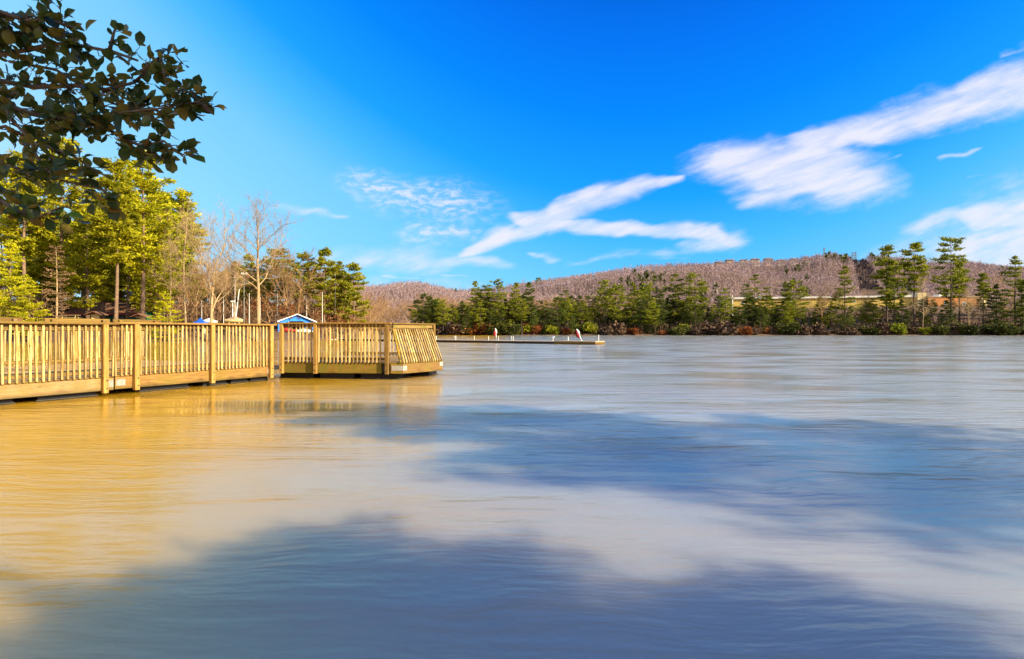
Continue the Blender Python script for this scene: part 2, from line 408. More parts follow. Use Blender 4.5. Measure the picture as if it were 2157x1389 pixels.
def build_water():
    m, N, bs = new_mat('silty_lake_water')
    tc = N.node('ShaderNodeTexCoord').outputs['Object']
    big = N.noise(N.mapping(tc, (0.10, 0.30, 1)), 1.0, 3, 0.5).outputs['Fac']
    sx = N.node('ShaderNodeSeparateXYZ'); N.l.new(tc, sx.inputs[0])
    # silt tone with reflections painted in: golden trees at left, pale clouds at right
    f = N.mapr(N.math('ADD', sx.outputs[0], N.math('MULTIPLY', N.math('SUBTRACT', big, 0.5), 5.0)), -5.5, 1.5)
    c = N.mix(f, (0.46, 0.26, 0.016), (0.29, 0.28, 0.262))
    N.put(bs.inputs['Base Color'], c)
    bs.inputs['Subsurface Weight'].default_value = 1.0; bs.inputs['Subsurface Radius'].default_value = (0.5,0.45,0.35); bs.inputs['Subsurface Scale'].default_value = 1.8; bs.subsurface_method = 'BURLEY'
    bs.inputs['IOR'].default_value = 1.5; bs.inputs['Specular IOR Level'].default_value = 0.5
    patch = N.noise(N.mapping(tc, (0.22, 0.42, 1)), 1.0, 2, 0.5).outputs['Fac']
    bs.inputs['Roughness'].default_value = 0.3
    N.put(bs.inputs['Roughness'], N.mapr(patch, 0.35, 0.65, 0.12, 0.22))
    w0 = N.noise(tc, 0.6, 2, 0.5)
    wv = N.vmath('ADD', tc, N.vscale(w0.outputs['Color'], 0.5))
    r1 = N.noise(N.mapping(wv, (1.0, 5.2, 1), (0, 0, R_(-8))), 1.25, 2, 0.45).outputs['Fac']
    r2 = N.noise(N.mapping(wv, (2.2, 6.5, 1), (0, 0, R_(11))), 2.3, 3, 0.5).outputs['Fac']
    r0 = N.noise(N.mapping(wv, (0.8, 3.2, 1), (0, 0, R_(28))), 0.9, 2, 0.4).outputs['Fac']
    h = N.math('ADD', N.math('MULTIPLY', r1, 0.8), N.math('MULTIPLY', r2, 0.30))
    h = N.math('ADD', h, N.math('MULTIPLY', r0, 0.85))
    h = N.math('MULTIPLY', h, N.mapr(patch, 0.34, 0.66, 0.15, 1.0))
    b = N.node('ShaderNodeBump'); b.inputs['Strength'].default_value = 1.0; b.inputs['Distance'].default_value = 0.032
    N.l.new(h, b.inputs['Height']); N.l.new(b.outputs[0], bs.inputs['Normal'])
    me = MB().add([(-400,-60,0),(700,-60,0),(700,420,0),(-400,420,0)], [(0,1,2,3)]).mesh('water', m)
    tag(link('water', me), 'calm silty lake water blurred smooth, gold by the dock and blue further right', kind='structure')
build_water()

# ------------------------------------------------------------------ floating dock
def lerp(a, b, t): return a+(b-a)*t
BAL = {}
def baluster_mesh(h):
    k = round(h, 3)
    if k not in BAL:
        w = 0.019; mb = MB()
        mb.bbox(-w, w, -w, w, 0.0, h, 0.004)
        vs = []
        for (x,y,z) in mb.v:                       # slanted lower end
            if z < 0.01: z = 0.035*(y+w)/(2*w)
            vs.append((x,y,z))
        mb.v = vs
        BAL[k] = mb.mesh('baluster', M['baluster'])
    return BAL[k]
rng = random.Random(4)
def railing(root, p, q, zd, cap_z, posts, spacing=0.107, low=-0.02, post_low=None, mossy=False, side=-1, skip=(), cap_over=0.10, ext=0.06):
    """a straight run of railing from p to q (local xy); its outside is on the right-hand side of p->q"""
    p = Vector((*p,0)); q = Vector((*q,0)); L = (q-p).length; d = (q-p)/L; a = math.atan2(d.y,d.x)
    def pl(o, s, off, z):
        w = p + d*s + Vector((d.y,-d.x,0))*off
        o.location = (w.x,w.y,z); o.rotation_euler = (0,0,a); return o
    if post_low is None: post_low = zd-0.36
    pl(MB().bbox(-ext, L+ext, -cap_over, 0.075, 0, 0.042).obj('cap_rail', M['rail'], root), 0, 0, cap_z-0.042)
    pl(MB().bbox(0, L, 0.024, 0.062, -0.09, 0).obj('top_rail', M['rail'], root), 0, 0, cap_z-0.045)
    pl(MB().bbox(0, L, 0.024, 0.062, 0, 0.085).obj('bottom_rail', M['rail'], root), 0, 0, zd+0.05)
    pm = None
    for s in posts:
        if pm is None:
            pm = MB().bbox(-0.052, 0.052, -0.092, 0.012, 0, cap_z-0.045-post_low, 0.008).mesh('post', M['post'])
        o = pl(link('post', pm, root), s, 0, post_low)
        for zz in (0.10, 0.27):
            bo = MB().tube([(0,0,0),(0,-0.012,0)], 0.016, 8).mesh('bolt', M['flange'])
            link('bolt', bo, o, loc=(0.012, -0.092, zz))
    h = cap_z-0.048-(zd+low)
    n = int(L/spacing)
    for i in range(n+1):
        s = (L-n*spacing)/2+i*spacing
        if any(abs(s-t) < 0.085 for t in posts) or any(a0 < s < a1 for a0,a1 in skip): continue
        b = pl(link('baluster', baluster_mesh(h), root), s+rng.uniform(-.006,.006), 0.0, zd+low+rng.uniform(-.012,.006))
        b.rotation_euler = (rng.uniform(-.012,.012), rng.uniform(-.014,.014), a+rng.uniform(-.06,.06))

P0 = Vector((-9.58,10.64,0)); U = Vector((2.78,5.55,0)).normalized(); AU = math.atan2(U.y,U.x)
W12 = 6.0
def dock_run(s0, s1, posts, label, zd, brackets, planks_from=None, floats=(), inner_skip=None):
    o = P0+U*s0; L = s1-s0
    root = empty('dock_section', (o.x,o.y,0), AU, label, 'dock', 'sections of the floating dock')
    pm = MB().bbox(0, L-0.0, -0.07, 0.07, -0.038, 0).mesh('plank', M['plank'])
    n = int(W12/0.146)
    for i in range(n):
        link('plank', pm, root, loc=(0, 0.11+i*0.146, zd+rng.uniform(-.003,.003)), scale=(1,1,1))
    # rim boards along the front, with the gaps the posts stand in

    MB().bbox(0, L, 0.022, 0.065, zd-0.315, zd-0.045).obj('rim_board', M['fascia'], root)
    MB().bbox(0, L, 0.026, 0.060, zd-0.043, zd-0.003).obj('rim_board', M['fascia'], root)
    MB().bbox(0, L, W12-0.05, W12-0.01, zd-0.30, zd-0.04).obj('rim_board', M['fascia'], root)
    for xx in (0.02, L-0.06):
        MB().bbox(xx, xx+0.04, 0.07, W12-0.06, zd-0.29, zd-0.045).obj('joist', M['fascia'], root)
    for (bx, bw) in brackets:
        br = MB().box(bx, bx+bw, 0.012, 0.021, zd-0.24, zd-0.10)
        for k in (0.2,0.8):
            for zz in (zd-0.13, zd-0.21): br.tube([(bx+bw*k,0.013,zz),(bx+bw*k,0.004,zz)], 0.010, 8)
        br.obj('bracket', M['alu'], root)
    for (f0, f1) in floats:
        fo = MB().bbox(f0, f1, 0.14, 1.3, -0.3, zd-0.316, 0.02).obj('float', M['float'], root)
        MB().box(f0-0.03, f1+0.03, 0.11, 1.33, 0.012, 0.03).obj('flange', M['flange'], fo)
        MB().bbox(f0, f1, W12-1.3, W12-0.15, -0.3, zd-0.31, 0.02).obj('float', M['float'], root)
    return root, L
zd1 = 0.43
r1, L1 = dock_run(-3.2, 1.99, [4.986], 'weathered yellow dock section with white balusters at the left edge of the lake', zd1, [(5.19-0.17, 0.165)],
                  floats=((0.3,1.5),(2.2,3.45),(3.85,4.9)))
railing(r1, (0,0), (L1,0), zd1, 1.587, [0.6, 2.75-0.6, 4.986])
railing(r1, (L1,W12), (0,W12), zd1, 1.55, [0.1, 2.0, 3.9])
r2, L2 = dock_run(2.02, 6.20, None, 'middle dock section between the two white bracket joints, bright balusters facing the sun', zd1+0.01, [(0.02,0.19),(4.01,0.165)],
                  floats=((0.6,1.75),(2.15,2.8),(2.95,3.45),(3.55,4.1)))
railing(r2, (0.0,0), (L2,0), zd1+0.01, 1.602, [0.414, 2.275, 4.08])
railing(r2, (L2,W12), (0,W12), zd1+0.01, 1.56, [0.1, 2.0, 3.9])
# raised inner leaning board on the inside of the railing
for (a,b,root,off) in ((-3.2,0.42,r1,-3.2),(0.78,1.99,r1,-3.2),(2.06,3.1,r2,2.02)):
    MB().bbox(a-off, b-off, 0.16, 0.20, 1.575, 1.665).obj('leaning_board', M['rail'], root)
    for s in (a+0.12, b-0.15):
        MB().box(s-off-0.03, s-off+0.03, 0.076, 0.159, 1.50, 1.64).obj('board_bracket', M['rail'], root)

A3 = Vector((-6.83,16.75,0)); U3 = Vector((3.69,-0.45,0)).normalized(); zd3 = 0.50
r3 = empty('dock_platform', (A3.x,A3.y,0), math.atan2(U3.y,U3.x), 'mossy green end platform of the dock with one slanted row of balusters', 'dock', 'sections of the floating dock')
B3 = (3.717,0); C3 = (4.505,1.557); E3 = (3.3,4.3); F3 = (0,4.3)
def right_edge(y):
    return lerp(B3[0],C3[0],y/C3[1]) if y < C3[1] else lerp(C3[0],E3[0],(y-C3[1])/(E3[1]-C3[1]))
for i in range(29):
    y = 0.10+i*0.146
    MB().bbox(0, min(right_edge(y-.07),right_edge(y+.07))-0.02, -0.07, 0.07, -0.038, 0).obj('plank', M['plank'], r3, loc=(0,y,zd3))
front_posts = [0.07, 1.11, 3.27]
for (a,b) in ((0.0,0.98),(1.16,3.08),(3.36,3.70)):
    MB().bbox(a, b, 0.022, 0.065, zd3-0.325, zd3-0.045).obj('rim_board', M['mossy'], r3)
MB().bbox(0, 3.70, 0.066, 0.10, zd3-0.30, zd3-0.05).obj('joist', M['dock_dark'], r3)
MB().bbox(0, 3.70, 0.026, 0.060, zd3-0.043, zd3-0.003).obj('rim_board', M['mossy'], r3)
sd = Vector((C3[0]-B3[0], C3[1], 0)); Ls = sd.length; sa = math.atan2(sd.y, sd.x)
MB().bbox(0.0, Ls, 0.0, 0.045, zd3-0.325, zd3-0.045).obj('rim_board', M['fascia'], r3, loc=(B3[0],0.02,0), rot=(0,0,sa))
MB().bbox(0.0, Ls, 0.004, 0.040, zd3-0.043, zd3-0.003).obj('rim_board', M['mossy'], r3, loc=(B3[0],0.02,0), rot=(0,0,sa))
MB().bbox(0, 3.3, 0, 0.045, zd3-0.30, zd3-0.045).obj('rim_board', M['fascia'], r3, loc=(0.0,4.26,0))
MB().box(3.39, 3.712, 0.012, 0.0205, zd3-0.235, zd3-0.095).obj('bracket', M['alu'], r3)
MB().box(0.0, 0.17, -0.010, -0.001, zd3-0.235, zd3-0.095).obj('bracket', M['alu'], r3, loc=(B3[0],0.02,0), rot=(0,0,sa))
MB().box(Ls-0.15, Ls, -0.010, -0.001, zd3-0.18, zd3-0.05).obj('bracket', M['alu'], r3, loc=(B3[0],0.02,0), rot=(0,0,sa))
MB().box(0.0, 0.2, 0.012, 0.0205, zd3-0.235, zd3-0.10).obj('bracket', M['alu'], r3, loc=(-0.2,0,0))
for (a,b,y0,y1) in ((-0.1,0.95,0.2,1.3),(1.15,2.2,0.2,1.3),(2.4,3.55,0.2,1.3),(3.35,4.1,1.45,2.4),(0.2,1.5,3.0,4.1),(1.9,3.1,3.0,4.1)):
    fo = MB().bbox(a, b, y0, y1, -0.3, zd3-0.326, 0.02).obj('float', M['float'], r3)
    MB().box(a-0.03, b+0.03, y0-0.03, y1+0.03, 0.012, 0.03).obj('flange', M['flange'], fo)
CAP3 = 1.652
railing(r3, (0,0), (3.33,0), zd3, CAP3, front_posts, 0.117, low=-0.01, post_low=zd3-0.335)
railing(r3, (3.3,4.25), (0.0,4.25), zd3, CAP3-0.05, [0.1,1.6,3.1], 0.117)
# side rail set back from the edge, with balusters that slant out to the rim
nrm = Vector((-sd.y, sd.x, 0)).normalized()
q0 = Vector((3.40,0.10,0)); q1 = Vector(C3).to_3d()+nrm*0.42
side = (q1-q0); Lq = side.length; qa = math.atan2(side.y, side.x)
MB().bbox(-0.02, Lq+0.1, -0.05, 0.09, -0.042, 0).obj('cap_rail', M['rail'], r3, loc=(q0.x,q0.y,CAP3-0.01), rot=(0,0,qa))
MB().bbox(0.02, Lq, 0.0, 0.04, -0.15, -0.044).obj('top_rail', M['mossy'], r3, loc=(q0.x,q0.y,CAP3-0.01), rot=(0,0,qa))
MB().bbox(0.02, Lq+0.02, 0.0, 0.04, -0.30, -0.21).obj('top_rail', M['rail'], r3, loc=(q0.x,q0.y,CAP3-0.01), rot=(0,0,qa))
pm = MB().bbox(-0.05,0.05,-0.05,0.05,0,CAP3-0.055-zd3,0.006).mesh('post', M['post'])
link('post', pm, r3, loc=(q1.x+0.05*side.normalized().x,q1.y+0.05*side.normalized().y,zd3), rot=(0,0,qa))
SLm = None
nb = 17
for i in range(nb):
    t = (i+0.5)/nb
    top = q0.lerp(q1, t*0.97+0.01)+Vector((math.sin(qa),-math.cos(qa),0))*0.025; top.z = CAP3-0.20
    bot = Vector((B3[0],0,0)).lerp(Vector(C3).to_3d(), t)+(-nrm)*0.03; bot.z = zd3-0.02
    v = top-bot; me = baluster_mesh(round(v.length,2))
    b = link('baluster', me, r3, loc=bot)
    b.rotation_euler = (v.to_track_quat('Z','Y')).to_euler()
v0 = Vector((3.45,0.18,zd3)); v1 = Vector((3.52,0.02,zd3))
lb = MB().bbox(-0.045,0.045,-0.02,0.02,0,1.0).obj('slanted_brace', M['mossy'], r3, loc=(3.66,0.03,zd3+0.0))
lb.rotation_euler = (Vector((3.42,0.12,1.42))-Vector((3.66,0.03,zd3))).to_track_quat('Z','Y').to_euler()
# ------------------------------------------------------------------ far low dock with its fittings
fa = Vector((9.3,59.9,0)); fb = Vector((-26.0,86.5,0)); fd = (fb-fa).normalized(); FA = math.atan2(fd.y,fd.x); FL = (fb-fa).length
fdock = empty('floating_walkway', fa, FA, 'long low grey walkway floating across the lake beyond the railing', 'dock')
nseg = 9
for i in range(nseg):
    s0 = 5.2+i*(FL-5.2)/nseg if i else 5.2; s1 = 5.2+(i+1)*(FL-5.2)/nseg-0.08
    MB().bbox(s0, s1, -1.0, 1.0, 0.23, 0.30, 0.01).obj('deck_panel', M['dock_grey'], fdock)
    MB().box(s0+0.05, s1-0.05, -0.93, 0.93, -0.2, 0.228).obj('float', M['dock_dark'], fdock)
MB().bbox(0, 5.12, -1.05, 1.05, 0.27, 0.36, 0.01).obj('deck_panel', M['dock_grey'], fdock)
MB().box(0.02, 5.1, -1.04, 1.04, 0.03, 0.268).obj('side_board', M['fascia'], fdock)
def wpos(px, off=0.0):    # point on the walkway seen at this pixel column
    k = (px-CX)/F
    s = (k*fa.y-fa.x)/(fd.x-k*fd.y)
    return fa+fd*s
pole_m = MB().tube([(0,0,0),(0,0,0.5)], 0.04, 6).mesh('post', M['white'])
for px, lab in ((919,'white mooring stub at the railing end of the far walkway'),(957,'left stub of the first close pair of white stubs on the far walkway'),(960,'right stub of the first close pair of white stubs on the far walkway'),
                (999,'lone white stub left of the first red flag on the far walkway'),(1029,'short white stub just before the first red flag on the far walkway'),(1050,'white stub just right of the first red flag on the far walkway'),
                (1077,'left stub of the middle pair of white stubs on the far walkway'),(1081,'right stub of the middle pair of white stubs on the far walkway'),(1197,'lone white stub between shining ball and second red flag'),(1261,'white stub at the tip of the far walkway')):
    w = wpos(px)
    o = link('mooring_stub', pole_m, loc=(w.x,w.y,0.30 if px<1230 else 0.36)); tag(o, lab, 'mooring post', 'white stubs along the far walkway')
    if px == 1261: o.scale.z = 1.3
for px, tilt, lab in ((1046, R_(-6), 'furled red and white flag on upright pole on the far walkway'), (1226, R_(-24), 'furled red flag on leaning white pole near the tip of the far walkway')):
    w = wpos(px)
    g = empty('furled_flag', (w.x,w.y,0.30), 0, lab, 'flag', 'furled flags on the far walkway')
    g.rotation_euler = (0,tilt,0)
    MB().tube([(0,0,0),(0,0,1.45)], 0.05, 6).obj('pole', M['white'], g)
    MB().tube([(-.05,0,1.28),(-.12,.02,1.05),(-.17,.03,.8),(-.12,.03,.55),(-.05,0,.5)], [.05,.15,.2,.15,.04], 8).obj('cloth', M['red'], g, smooth=True)
    MB().tube([(.04,0,1.36),(.05,.0,1.1),(.06,.0,.8)], [.06,.13,.07], 8).obj('cloth', M['white'], g, smooth=True)
w = wpos(1165)
g = empty('mirror_ball', (w.x,w.y,0.30), 0, 'small polished ball on a post glinting in the sun on the far walkway', 'ball')
MB().ball((0,0,.42),.16,20,14).obj('ball', M['chrome'], g, smooth=True)
MB().tube([(0,0,0),(0,0,.28)], .04, 6).obj('post', M['white'], g)
MB().tube([wpos(1228)+Vector((0,0,.75)), wpos(1261)+Vector((0,0,.85))], .012, 4).obj('rope', M['white'])
tag(bpy.data.objects['rope'], 'thin white rope strung from the leaning flag to the tip stub', 'rope')

# ------------------------------------------------------------------ trees: prototypes
def needles(C, Dr, n, size, rs, flat=0.6, aspect=3.2):
    """n elongated leaf faces around each centre C, roughly along direction Dr; returns verts, quads"""
    C = np.repeat(C, n, 0); Dr = np.repeat(Dr, n, 0); k = len(C)
    a = Dr*0.8 + rs.normal(0, 0.75, (k,3))*np.array([1,1,flat]); a /= np.linalg.norm(a,axis=1,keepdims=True)+1e-9
    b = np.cross(a, rs.normal(0,1,(k,3))); b /= np.linalg.norm(b,axis=1,keepdims=True)+1e-9
    L = (size*rs.uniform(0.6,1.35,(k,1))); w = L/aspect
    c = C + rs.normal(0,1,(k,3))*size*0.55*np.array([1,1,flat])
    V = np.stack([c-b*w*.5, c+a*L*.55-b*w*.9, c+a*L, c+a*L*.5+b*w*.9], 1).reshape(-1,3)
    return V, np.arange(k*4).reshape(-1,4)
def pine_proto(seed, h, start, rad, shape='cone', nbr=80, size=0.42, dens=9, bark=None, leaf=None, lean=0.0, gaps=0.15, sprays=9):
    rs = np.random.RandomState(seed); mb = MB()
    bend = rs.uniform(-1,1,2)*h*0.012
    def tr(z): t = z/h; return np.array([lean*z*t+bend[0]*math.sin(3*t), bend[1]*math.sin(3.5*t), z])
    zs = np.linspace(0,h*0.985,9); r0 = 0.0135*h
    mb.tube([tr(z) for z in zs], [r0*(1-0.93*z/h)*(1.25 if z==0 else 1) for z in zs], 8)
    # a few dead stubs on the bare trunk
    for i in range(int(10*start)+2):
        z = rs.uniform(0.12,max(start,0.14))*h; a = rs.uniform(0,6.28); L = rs.uniform(.4,1.6)
        p = tr(z); mb.tube([p, p+np.array([math.cos(a)*L,math.sin(a)*L,rs.uniform(-.2,.3)*L])], [0.035,0.01], 3, False)
    Cs = []; Ds = []
    whorls = max(6, nbr//5)
    for wv in range(whorls):
        t = max(0.0,min(1.0,(wv+rs.uniform(-.3,.3))/(whorls-1)))
        z = h*(start+(0.985-start)*max(0,min(1,t)))
        if rs.rand() < gaps*0.5: continue
        if shape == 'cone': prof = (1-t)**0.75*(0.55+0.45*min(1,t*5))
        elif shape == 'round': t = max(0.0,min(1.0,t)); prof = math.sqrt(max(0.02,1-(1.7*t-0.75)**2*0.9))*0.9
        else: prof = (0.35+0.65*min(1,t*3))*(1-t*0.95)**0.45*rs.uniform(0.6,1.15)
        for k in range(rs.randint(4,7)):
            if rs.rand() < gaps: continue
            a = rs.uniform(0,6.283); L = rad*prof*rs.uniform(0.65,1.12)+0.25
            up = rs.uniform(-0.08,0.22)+0.55*max(0,t-0.7)
            p0 = tr(min(z+rs.uniform(-.2,.2), h*0.985)); dirh = np.array([math.cos(a),math.sin(a),0])
            p1 = p0+dirh*L*0.55+np.array([0,0,up*L*0.4]); p2 = p0+dirh*L+np.array([0,0,up*L+0.06*L])
            mb.tube([p0,p1,p2], [0.012+0.009*L,0.010+0.005*L,0.008], 3, False)
            ns = max(2,int(sprays*(0.35+L/rad)))
            for s in rs.uniform(0.28 if L>1 else 0.1,1.05,ns):
                c = (p0+(p1-p0)*(s/.55)) if s<.55 else (p1+(p2-p1)*((s-.55)/.45))
                sidev = np.array([-dirh[1],dirh[0],0])*rs.normal(0,0.17)*L*(1.1-s*0.5)
                Cs.append(c+sidev+np.array([0,0,rs.uniform(-.05,.16)])); Ds.append(dirh*0.8+sidev/ max(L,.5)+np.array([0,0,.35]))
    for z in np.linspace(h*.95,h*1.0,4):
        Cs.append(tr(min(z,h*.985))); Ds.append(np.array([0,0,1.0]))
    V, Q = needles(np.array(Cs), np.array(Ds), dens, size, rs, 0.5, 4.6)
    return mb.mesh('trunk', bark, True), np_mesh('crown', V, Q, 4, leaf)
def bare_proto(seed, h, fork=0.35, spread=0.6, levels=5, kids=(3,4), bark=None, r0=None, crown=None, thick=1.0, upness=0.35, leafn=0, leafmat=None, minr=0.012, sides=(7,5,4,3,3,3,3), lead=0.0):
    rs = random.Random(seed); mb = MB(); tips = []
    r0 = r0 or h*0.013*thick
    def grow(p, d, L, r, lev):
        n = 3 if lev < 3 else 2
        pts = [p]; rad = [r]; cur = p; dd = d.copy()
        for i in range(n):
            j = 0.035 if lev == 0 else 0.24
            dd = (dd+Vector((rs.gauss(0,j),rs.gauss(0,j),rs.gauss(0,j*0.6)+(0.10*upness if lev else 0.0)))).normalized()
            if lev == 0: dd = (dd+Vector((0,0,0.5))).normalized()
            cur = cur+dd*(L/n); pts.append(cur); rad.append(max(minr, r*(1-0.42*(i+1)/n)))
        mb.tube(pts, rad, sides[min(lev,6)], False)
        if lev >= levels-1: tips.append((cur,dd)); return
        k = rs.randint(*kids)
        for i in range(k):
            t = 1.0 if i == 0 else rs.uniform(0.35,1.0)
            f = t*n; i0 = min(int(f),n-1); b = pts[i0].lerp(pts[i0+1], f-i0)
            ang = (rs.uniform(0.03,0.12) if lead and lev < 4 and rs.random() < lead else rs.uniform(0.2,0.55)) if i == 0 else rs.uniform(0.45,1.05)
            ax = Vector((rs.gauss(0,1),rs.gauss(0,1),rs.gauss(0,0.5))); ax = ax-dd*ax.dot(dd); ax.normalize()
            nd = (dd*math.cos(ang*spread*1.4)+ax*math.sin(ang*spread*1.4)+Vector((0,0,upness*0.35))).normalized()
            grow(b, nd, L*(rs.uniform(0.55,0.8) if lev else rs.uniform(0.5,0.75)*(1-fork)/max(fork,.3)*0.72), max(minr, r*(0.62 if i==0 else 0.45)), lev+1)
    grow(Vector((0,0,0)), Vector((rs.gauss(0,.03),rs.gauss(0,.03),1)).normalized(), h*fork, r0, 0)
    # scale so that its top is at h
    top = max(v[2] for v in mb.v); k = h/top
    ctr = 0.0
    mb.v = [(v[0]*k,v[1]*k,v[2]*k) for v in mb.v]
    tm = mb.mesh('trunk', bark, True)
    cm = None
    if leafn:
        nrs = np.random.RandomState(seed)
        C = np.array([list(t[0]*k) for t in tips]); Dv = np.array([list(t[1]) for t in tips])
        V,Q = needles(C, Dv, leafn, 0.26, nrs, 0.9, 1.6)
        cm = np_mesh('crown', V, Q, 4, leafmat)
    return tm, cm
def leader_proto(seed, h, start, bark, r0, n=15, reach=0.30, levels=4, minr=0.013, lift=(0.45,0.95)):
    rs = random.Random(seed); mb = MB()
    pts = []; cur = Vector((0,0,0)); d = Vector((0,0,1)); rad = []
    for i in range(11):
        pts.append(cur.copy()); rad.append(max(minr*1.3, r0*(1-i/10.5)**0.8)); d = (d+Vector((rs.gauss(0,.045),rs.gauss(0,.045),.25))).normalized(); cur = cur+d*h/10
    mb.tube(pts, rad, 8, False)
    def grow(p, d, L, r, lev):
        ps = [p]; rr = [r]; c = p; dd = d
        for i in range(3):
            dd = (dd+Vector((rs.gauss(0,.2),rs.gauss(0,.2),rs.gauss(0.09,.12)))).normalized(); c = c+dd*L/3; ps.append(c); rr.append(max(minr*.8, r*(1-.25*(i+1))))
        mb.tube(ps, rr, 5 if lev == 0 else 3, False)
        if lev >= levels-1: return
        for i in range(rs.randint(4,6) if lev == 0 else rs.randint(3,4)):
            f = rs.uniform(.3,1.0)*3; k = min(int(f),2); b = ps[k].lerp(ps[k+1], f-k)
            ax = Vector((rs.gauss(0,1),rs.gauss(0,1),rs.gauss(0,.8))); ax = (ax-dd*ax.dot(dd)).normalized(); a = rs.uniform(.4,.95)
            grow(b, (dd*math.cos(a)+ax*math.sin(a)+Vector((0,0,.12))).normalized(), L*rs.uniform(.45,.68), max(minr*.8,r*.5), lev+1)
    for i in range(n):
        t = start+(0.93-start)*(i/(n-1)); f = t*10; k = min(int(f),9); b = pts[k].lerp(pts[k+1], f-k)
        a = i*2.4+rs.uniform(-.5,.5); el = lerp(lift[0],lift[1],(t-start)/(1-start))+rs.uniform(-.15,.15)
        L = h*reach*(1.0-0.72*(t-start)/(1-start))*rs.uniform(.75,1.2)
        grow(b, Vector((math.cos(a)*math.cos(el),math.sin(a)*math.cos(el),math.sin(el))), L, max(minr, rad[k]*.55), 0)
    k = h/max(v[2] for v in mb.v); mb.v = [(v[0]*k,v[1]*k,v[2]*k) for v in mb.v]
    return mb.mesh('trunk', bark, True), None
def bush_proto(seed, n, mat, size=0.16, sq=(1,1,0.75)):
    rs = np.random.RandomState(seed)
    blobs = [(rs.uniform(-.6,.6),rs.uniform(-.6,.6),rs.uniform(.25,.8),rs.uniform(.3,.55)) for _ in range(9)]
    C = []
    for (x,y,z,r) in blobs:
        u = rs.normal(0,1,(n//9,3)); u /= np.linalg.norm(u,axis=1,keepdims=True)
        C.append(np.array([x,y,z])+u*r*rs.uniform(.5,1.05,(n//9,1)))
    C = np.concatenate(C); C[:,2] = np.abs(C[:,2])
    V,Q = needles(C, (C-np.array([0,0,.4])), 3, size, rs, 0.9, 1.8)
    mb = MB()
    for k in range(7):
        a = rs.uniform(0,6.28); mb.tube([(0,0,0),(math.cos(a)*.3,math.sin(a)*.3,.4),(math.cos(a)*.6,math.sin(a)*.6,.9)], [.03,.02,.008], 3, False)
    return mb.mesh('stem', M['bark_tan']), np_mesh('crown', V, Q, 4, mat)
def place_tree(name, proto, x, y, h, h0, label, cat, group=None, wide=1.0, rz=None, sink=0.25, z=None, rs=random.Random(77)):
    tm, cm = proto
    zz = float(gz(x,y))-sink if z is None else z
    root = empty(name, (x,y,zz), rs.uniform(0,6.28) if rz is None else rz, label, cat, group)
    k = h/h0; root.scale = (k*wide,k*wide,k)
    if tm: link('stem' if cat == 'shrub' else 'trunk', tm, root)
    if cm: link('crown', cm, root)
    return root
def top_h(px, ytop, D):
    x = X_at(px, D); g = float(gz(x,D))-0.25
    return x, (EYE+(HY-ytop)/F*D)-g

H0 = 25.0
FILL = []; ANCH = []
def fill(o, px, what, side): FILL.append((o, px, what, side)); return o
def PP(seed, start, rad, shape, leaf, bark='bark', **kw):
    kw['nbr'] = int(kw.get('nbr',80)*1.15); kw['dens'] = int(kw.get('dens',9)*2.1); kw.setdefault('size',0.52); kw['gaps'] = kw.get('gaps',0.15)*0.7
    return pine_proto(seed, H0, start, rad*1.2, shape, bark=M[bark], leaf=M[leaf], **kw)
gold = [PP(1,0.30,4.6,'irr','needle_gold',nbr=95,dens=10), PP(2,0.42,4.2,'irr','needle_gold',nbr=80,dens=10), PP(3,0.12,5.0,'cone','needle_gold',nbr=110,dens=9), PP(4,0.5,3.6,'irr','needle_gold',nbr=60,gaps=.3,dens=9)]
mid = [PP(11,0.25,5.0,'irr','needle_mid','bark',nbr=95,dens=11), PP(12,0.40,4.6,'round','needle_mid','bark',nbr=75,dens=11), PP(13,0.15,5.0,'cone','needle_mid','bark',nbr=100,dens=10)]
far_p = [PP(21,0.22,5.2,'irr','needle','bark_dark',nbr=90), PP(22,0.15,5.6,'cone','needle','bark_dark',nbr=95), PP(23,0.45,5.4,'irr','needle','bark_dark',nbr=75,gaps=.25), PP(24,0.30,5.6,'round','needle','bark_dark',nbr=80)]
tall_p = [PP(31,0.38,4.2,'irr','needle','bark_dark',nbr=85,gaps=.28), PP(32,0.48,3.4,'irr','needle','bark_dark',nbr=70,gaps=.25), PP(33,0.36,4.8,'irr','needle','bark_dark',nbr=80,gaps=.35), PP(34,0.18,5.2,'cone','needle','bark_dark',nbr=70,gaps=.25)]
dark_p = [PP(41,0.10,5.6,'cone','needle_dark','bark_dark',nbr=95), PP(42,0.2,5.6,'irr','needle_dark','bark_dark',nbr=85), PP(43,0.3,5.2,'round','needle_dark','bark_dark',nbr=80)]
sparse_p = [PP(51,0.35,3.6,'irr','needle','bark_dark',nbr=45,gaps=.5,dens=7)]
dead_p = [pine_proto(61, H0, 0.2, 5.5, 'irr', nbr=110, dens=2, size=0.5, bark=M['bark_pale'], leaf=M['twig'], sprays=14)]
bare_big = [leader_proto(141,22,0.40,M['bark_pale'],0.34,19,0.36), bare_proto(109,22,0.34,0.55,7,(3,4),M['bark_pale'],upness=0.55,thick=1.5,minr=0.016), leader_proto(143,22,0.30,M['bark_pale'],0.20,18,0.20)]
bare_mid = [bare_proto(111+i,18,0.36,0.6,5,(3,5),M['bark_tan'],upness=0.5,minr=0.022) for i in range(4)]
rust_p = [bare_proto(121+i,9,0.25,0.8,5,(3,4),M['bark_tan'],upness=0.1,minr=0.015,leafn=6,leafmat=M['rust']) for i in range(2)]
bush_p = [bush_proto(131,900,M['bush']), bush_proto(132,900,M['needle']), bush_proto(133,800,M['brush_dark'],0.2), bush_proto(134,800,M['rust'])]
cedar_p = [PP(71,0.03,9.5,'cone','needle_gold',nbr=110,dens=12)]

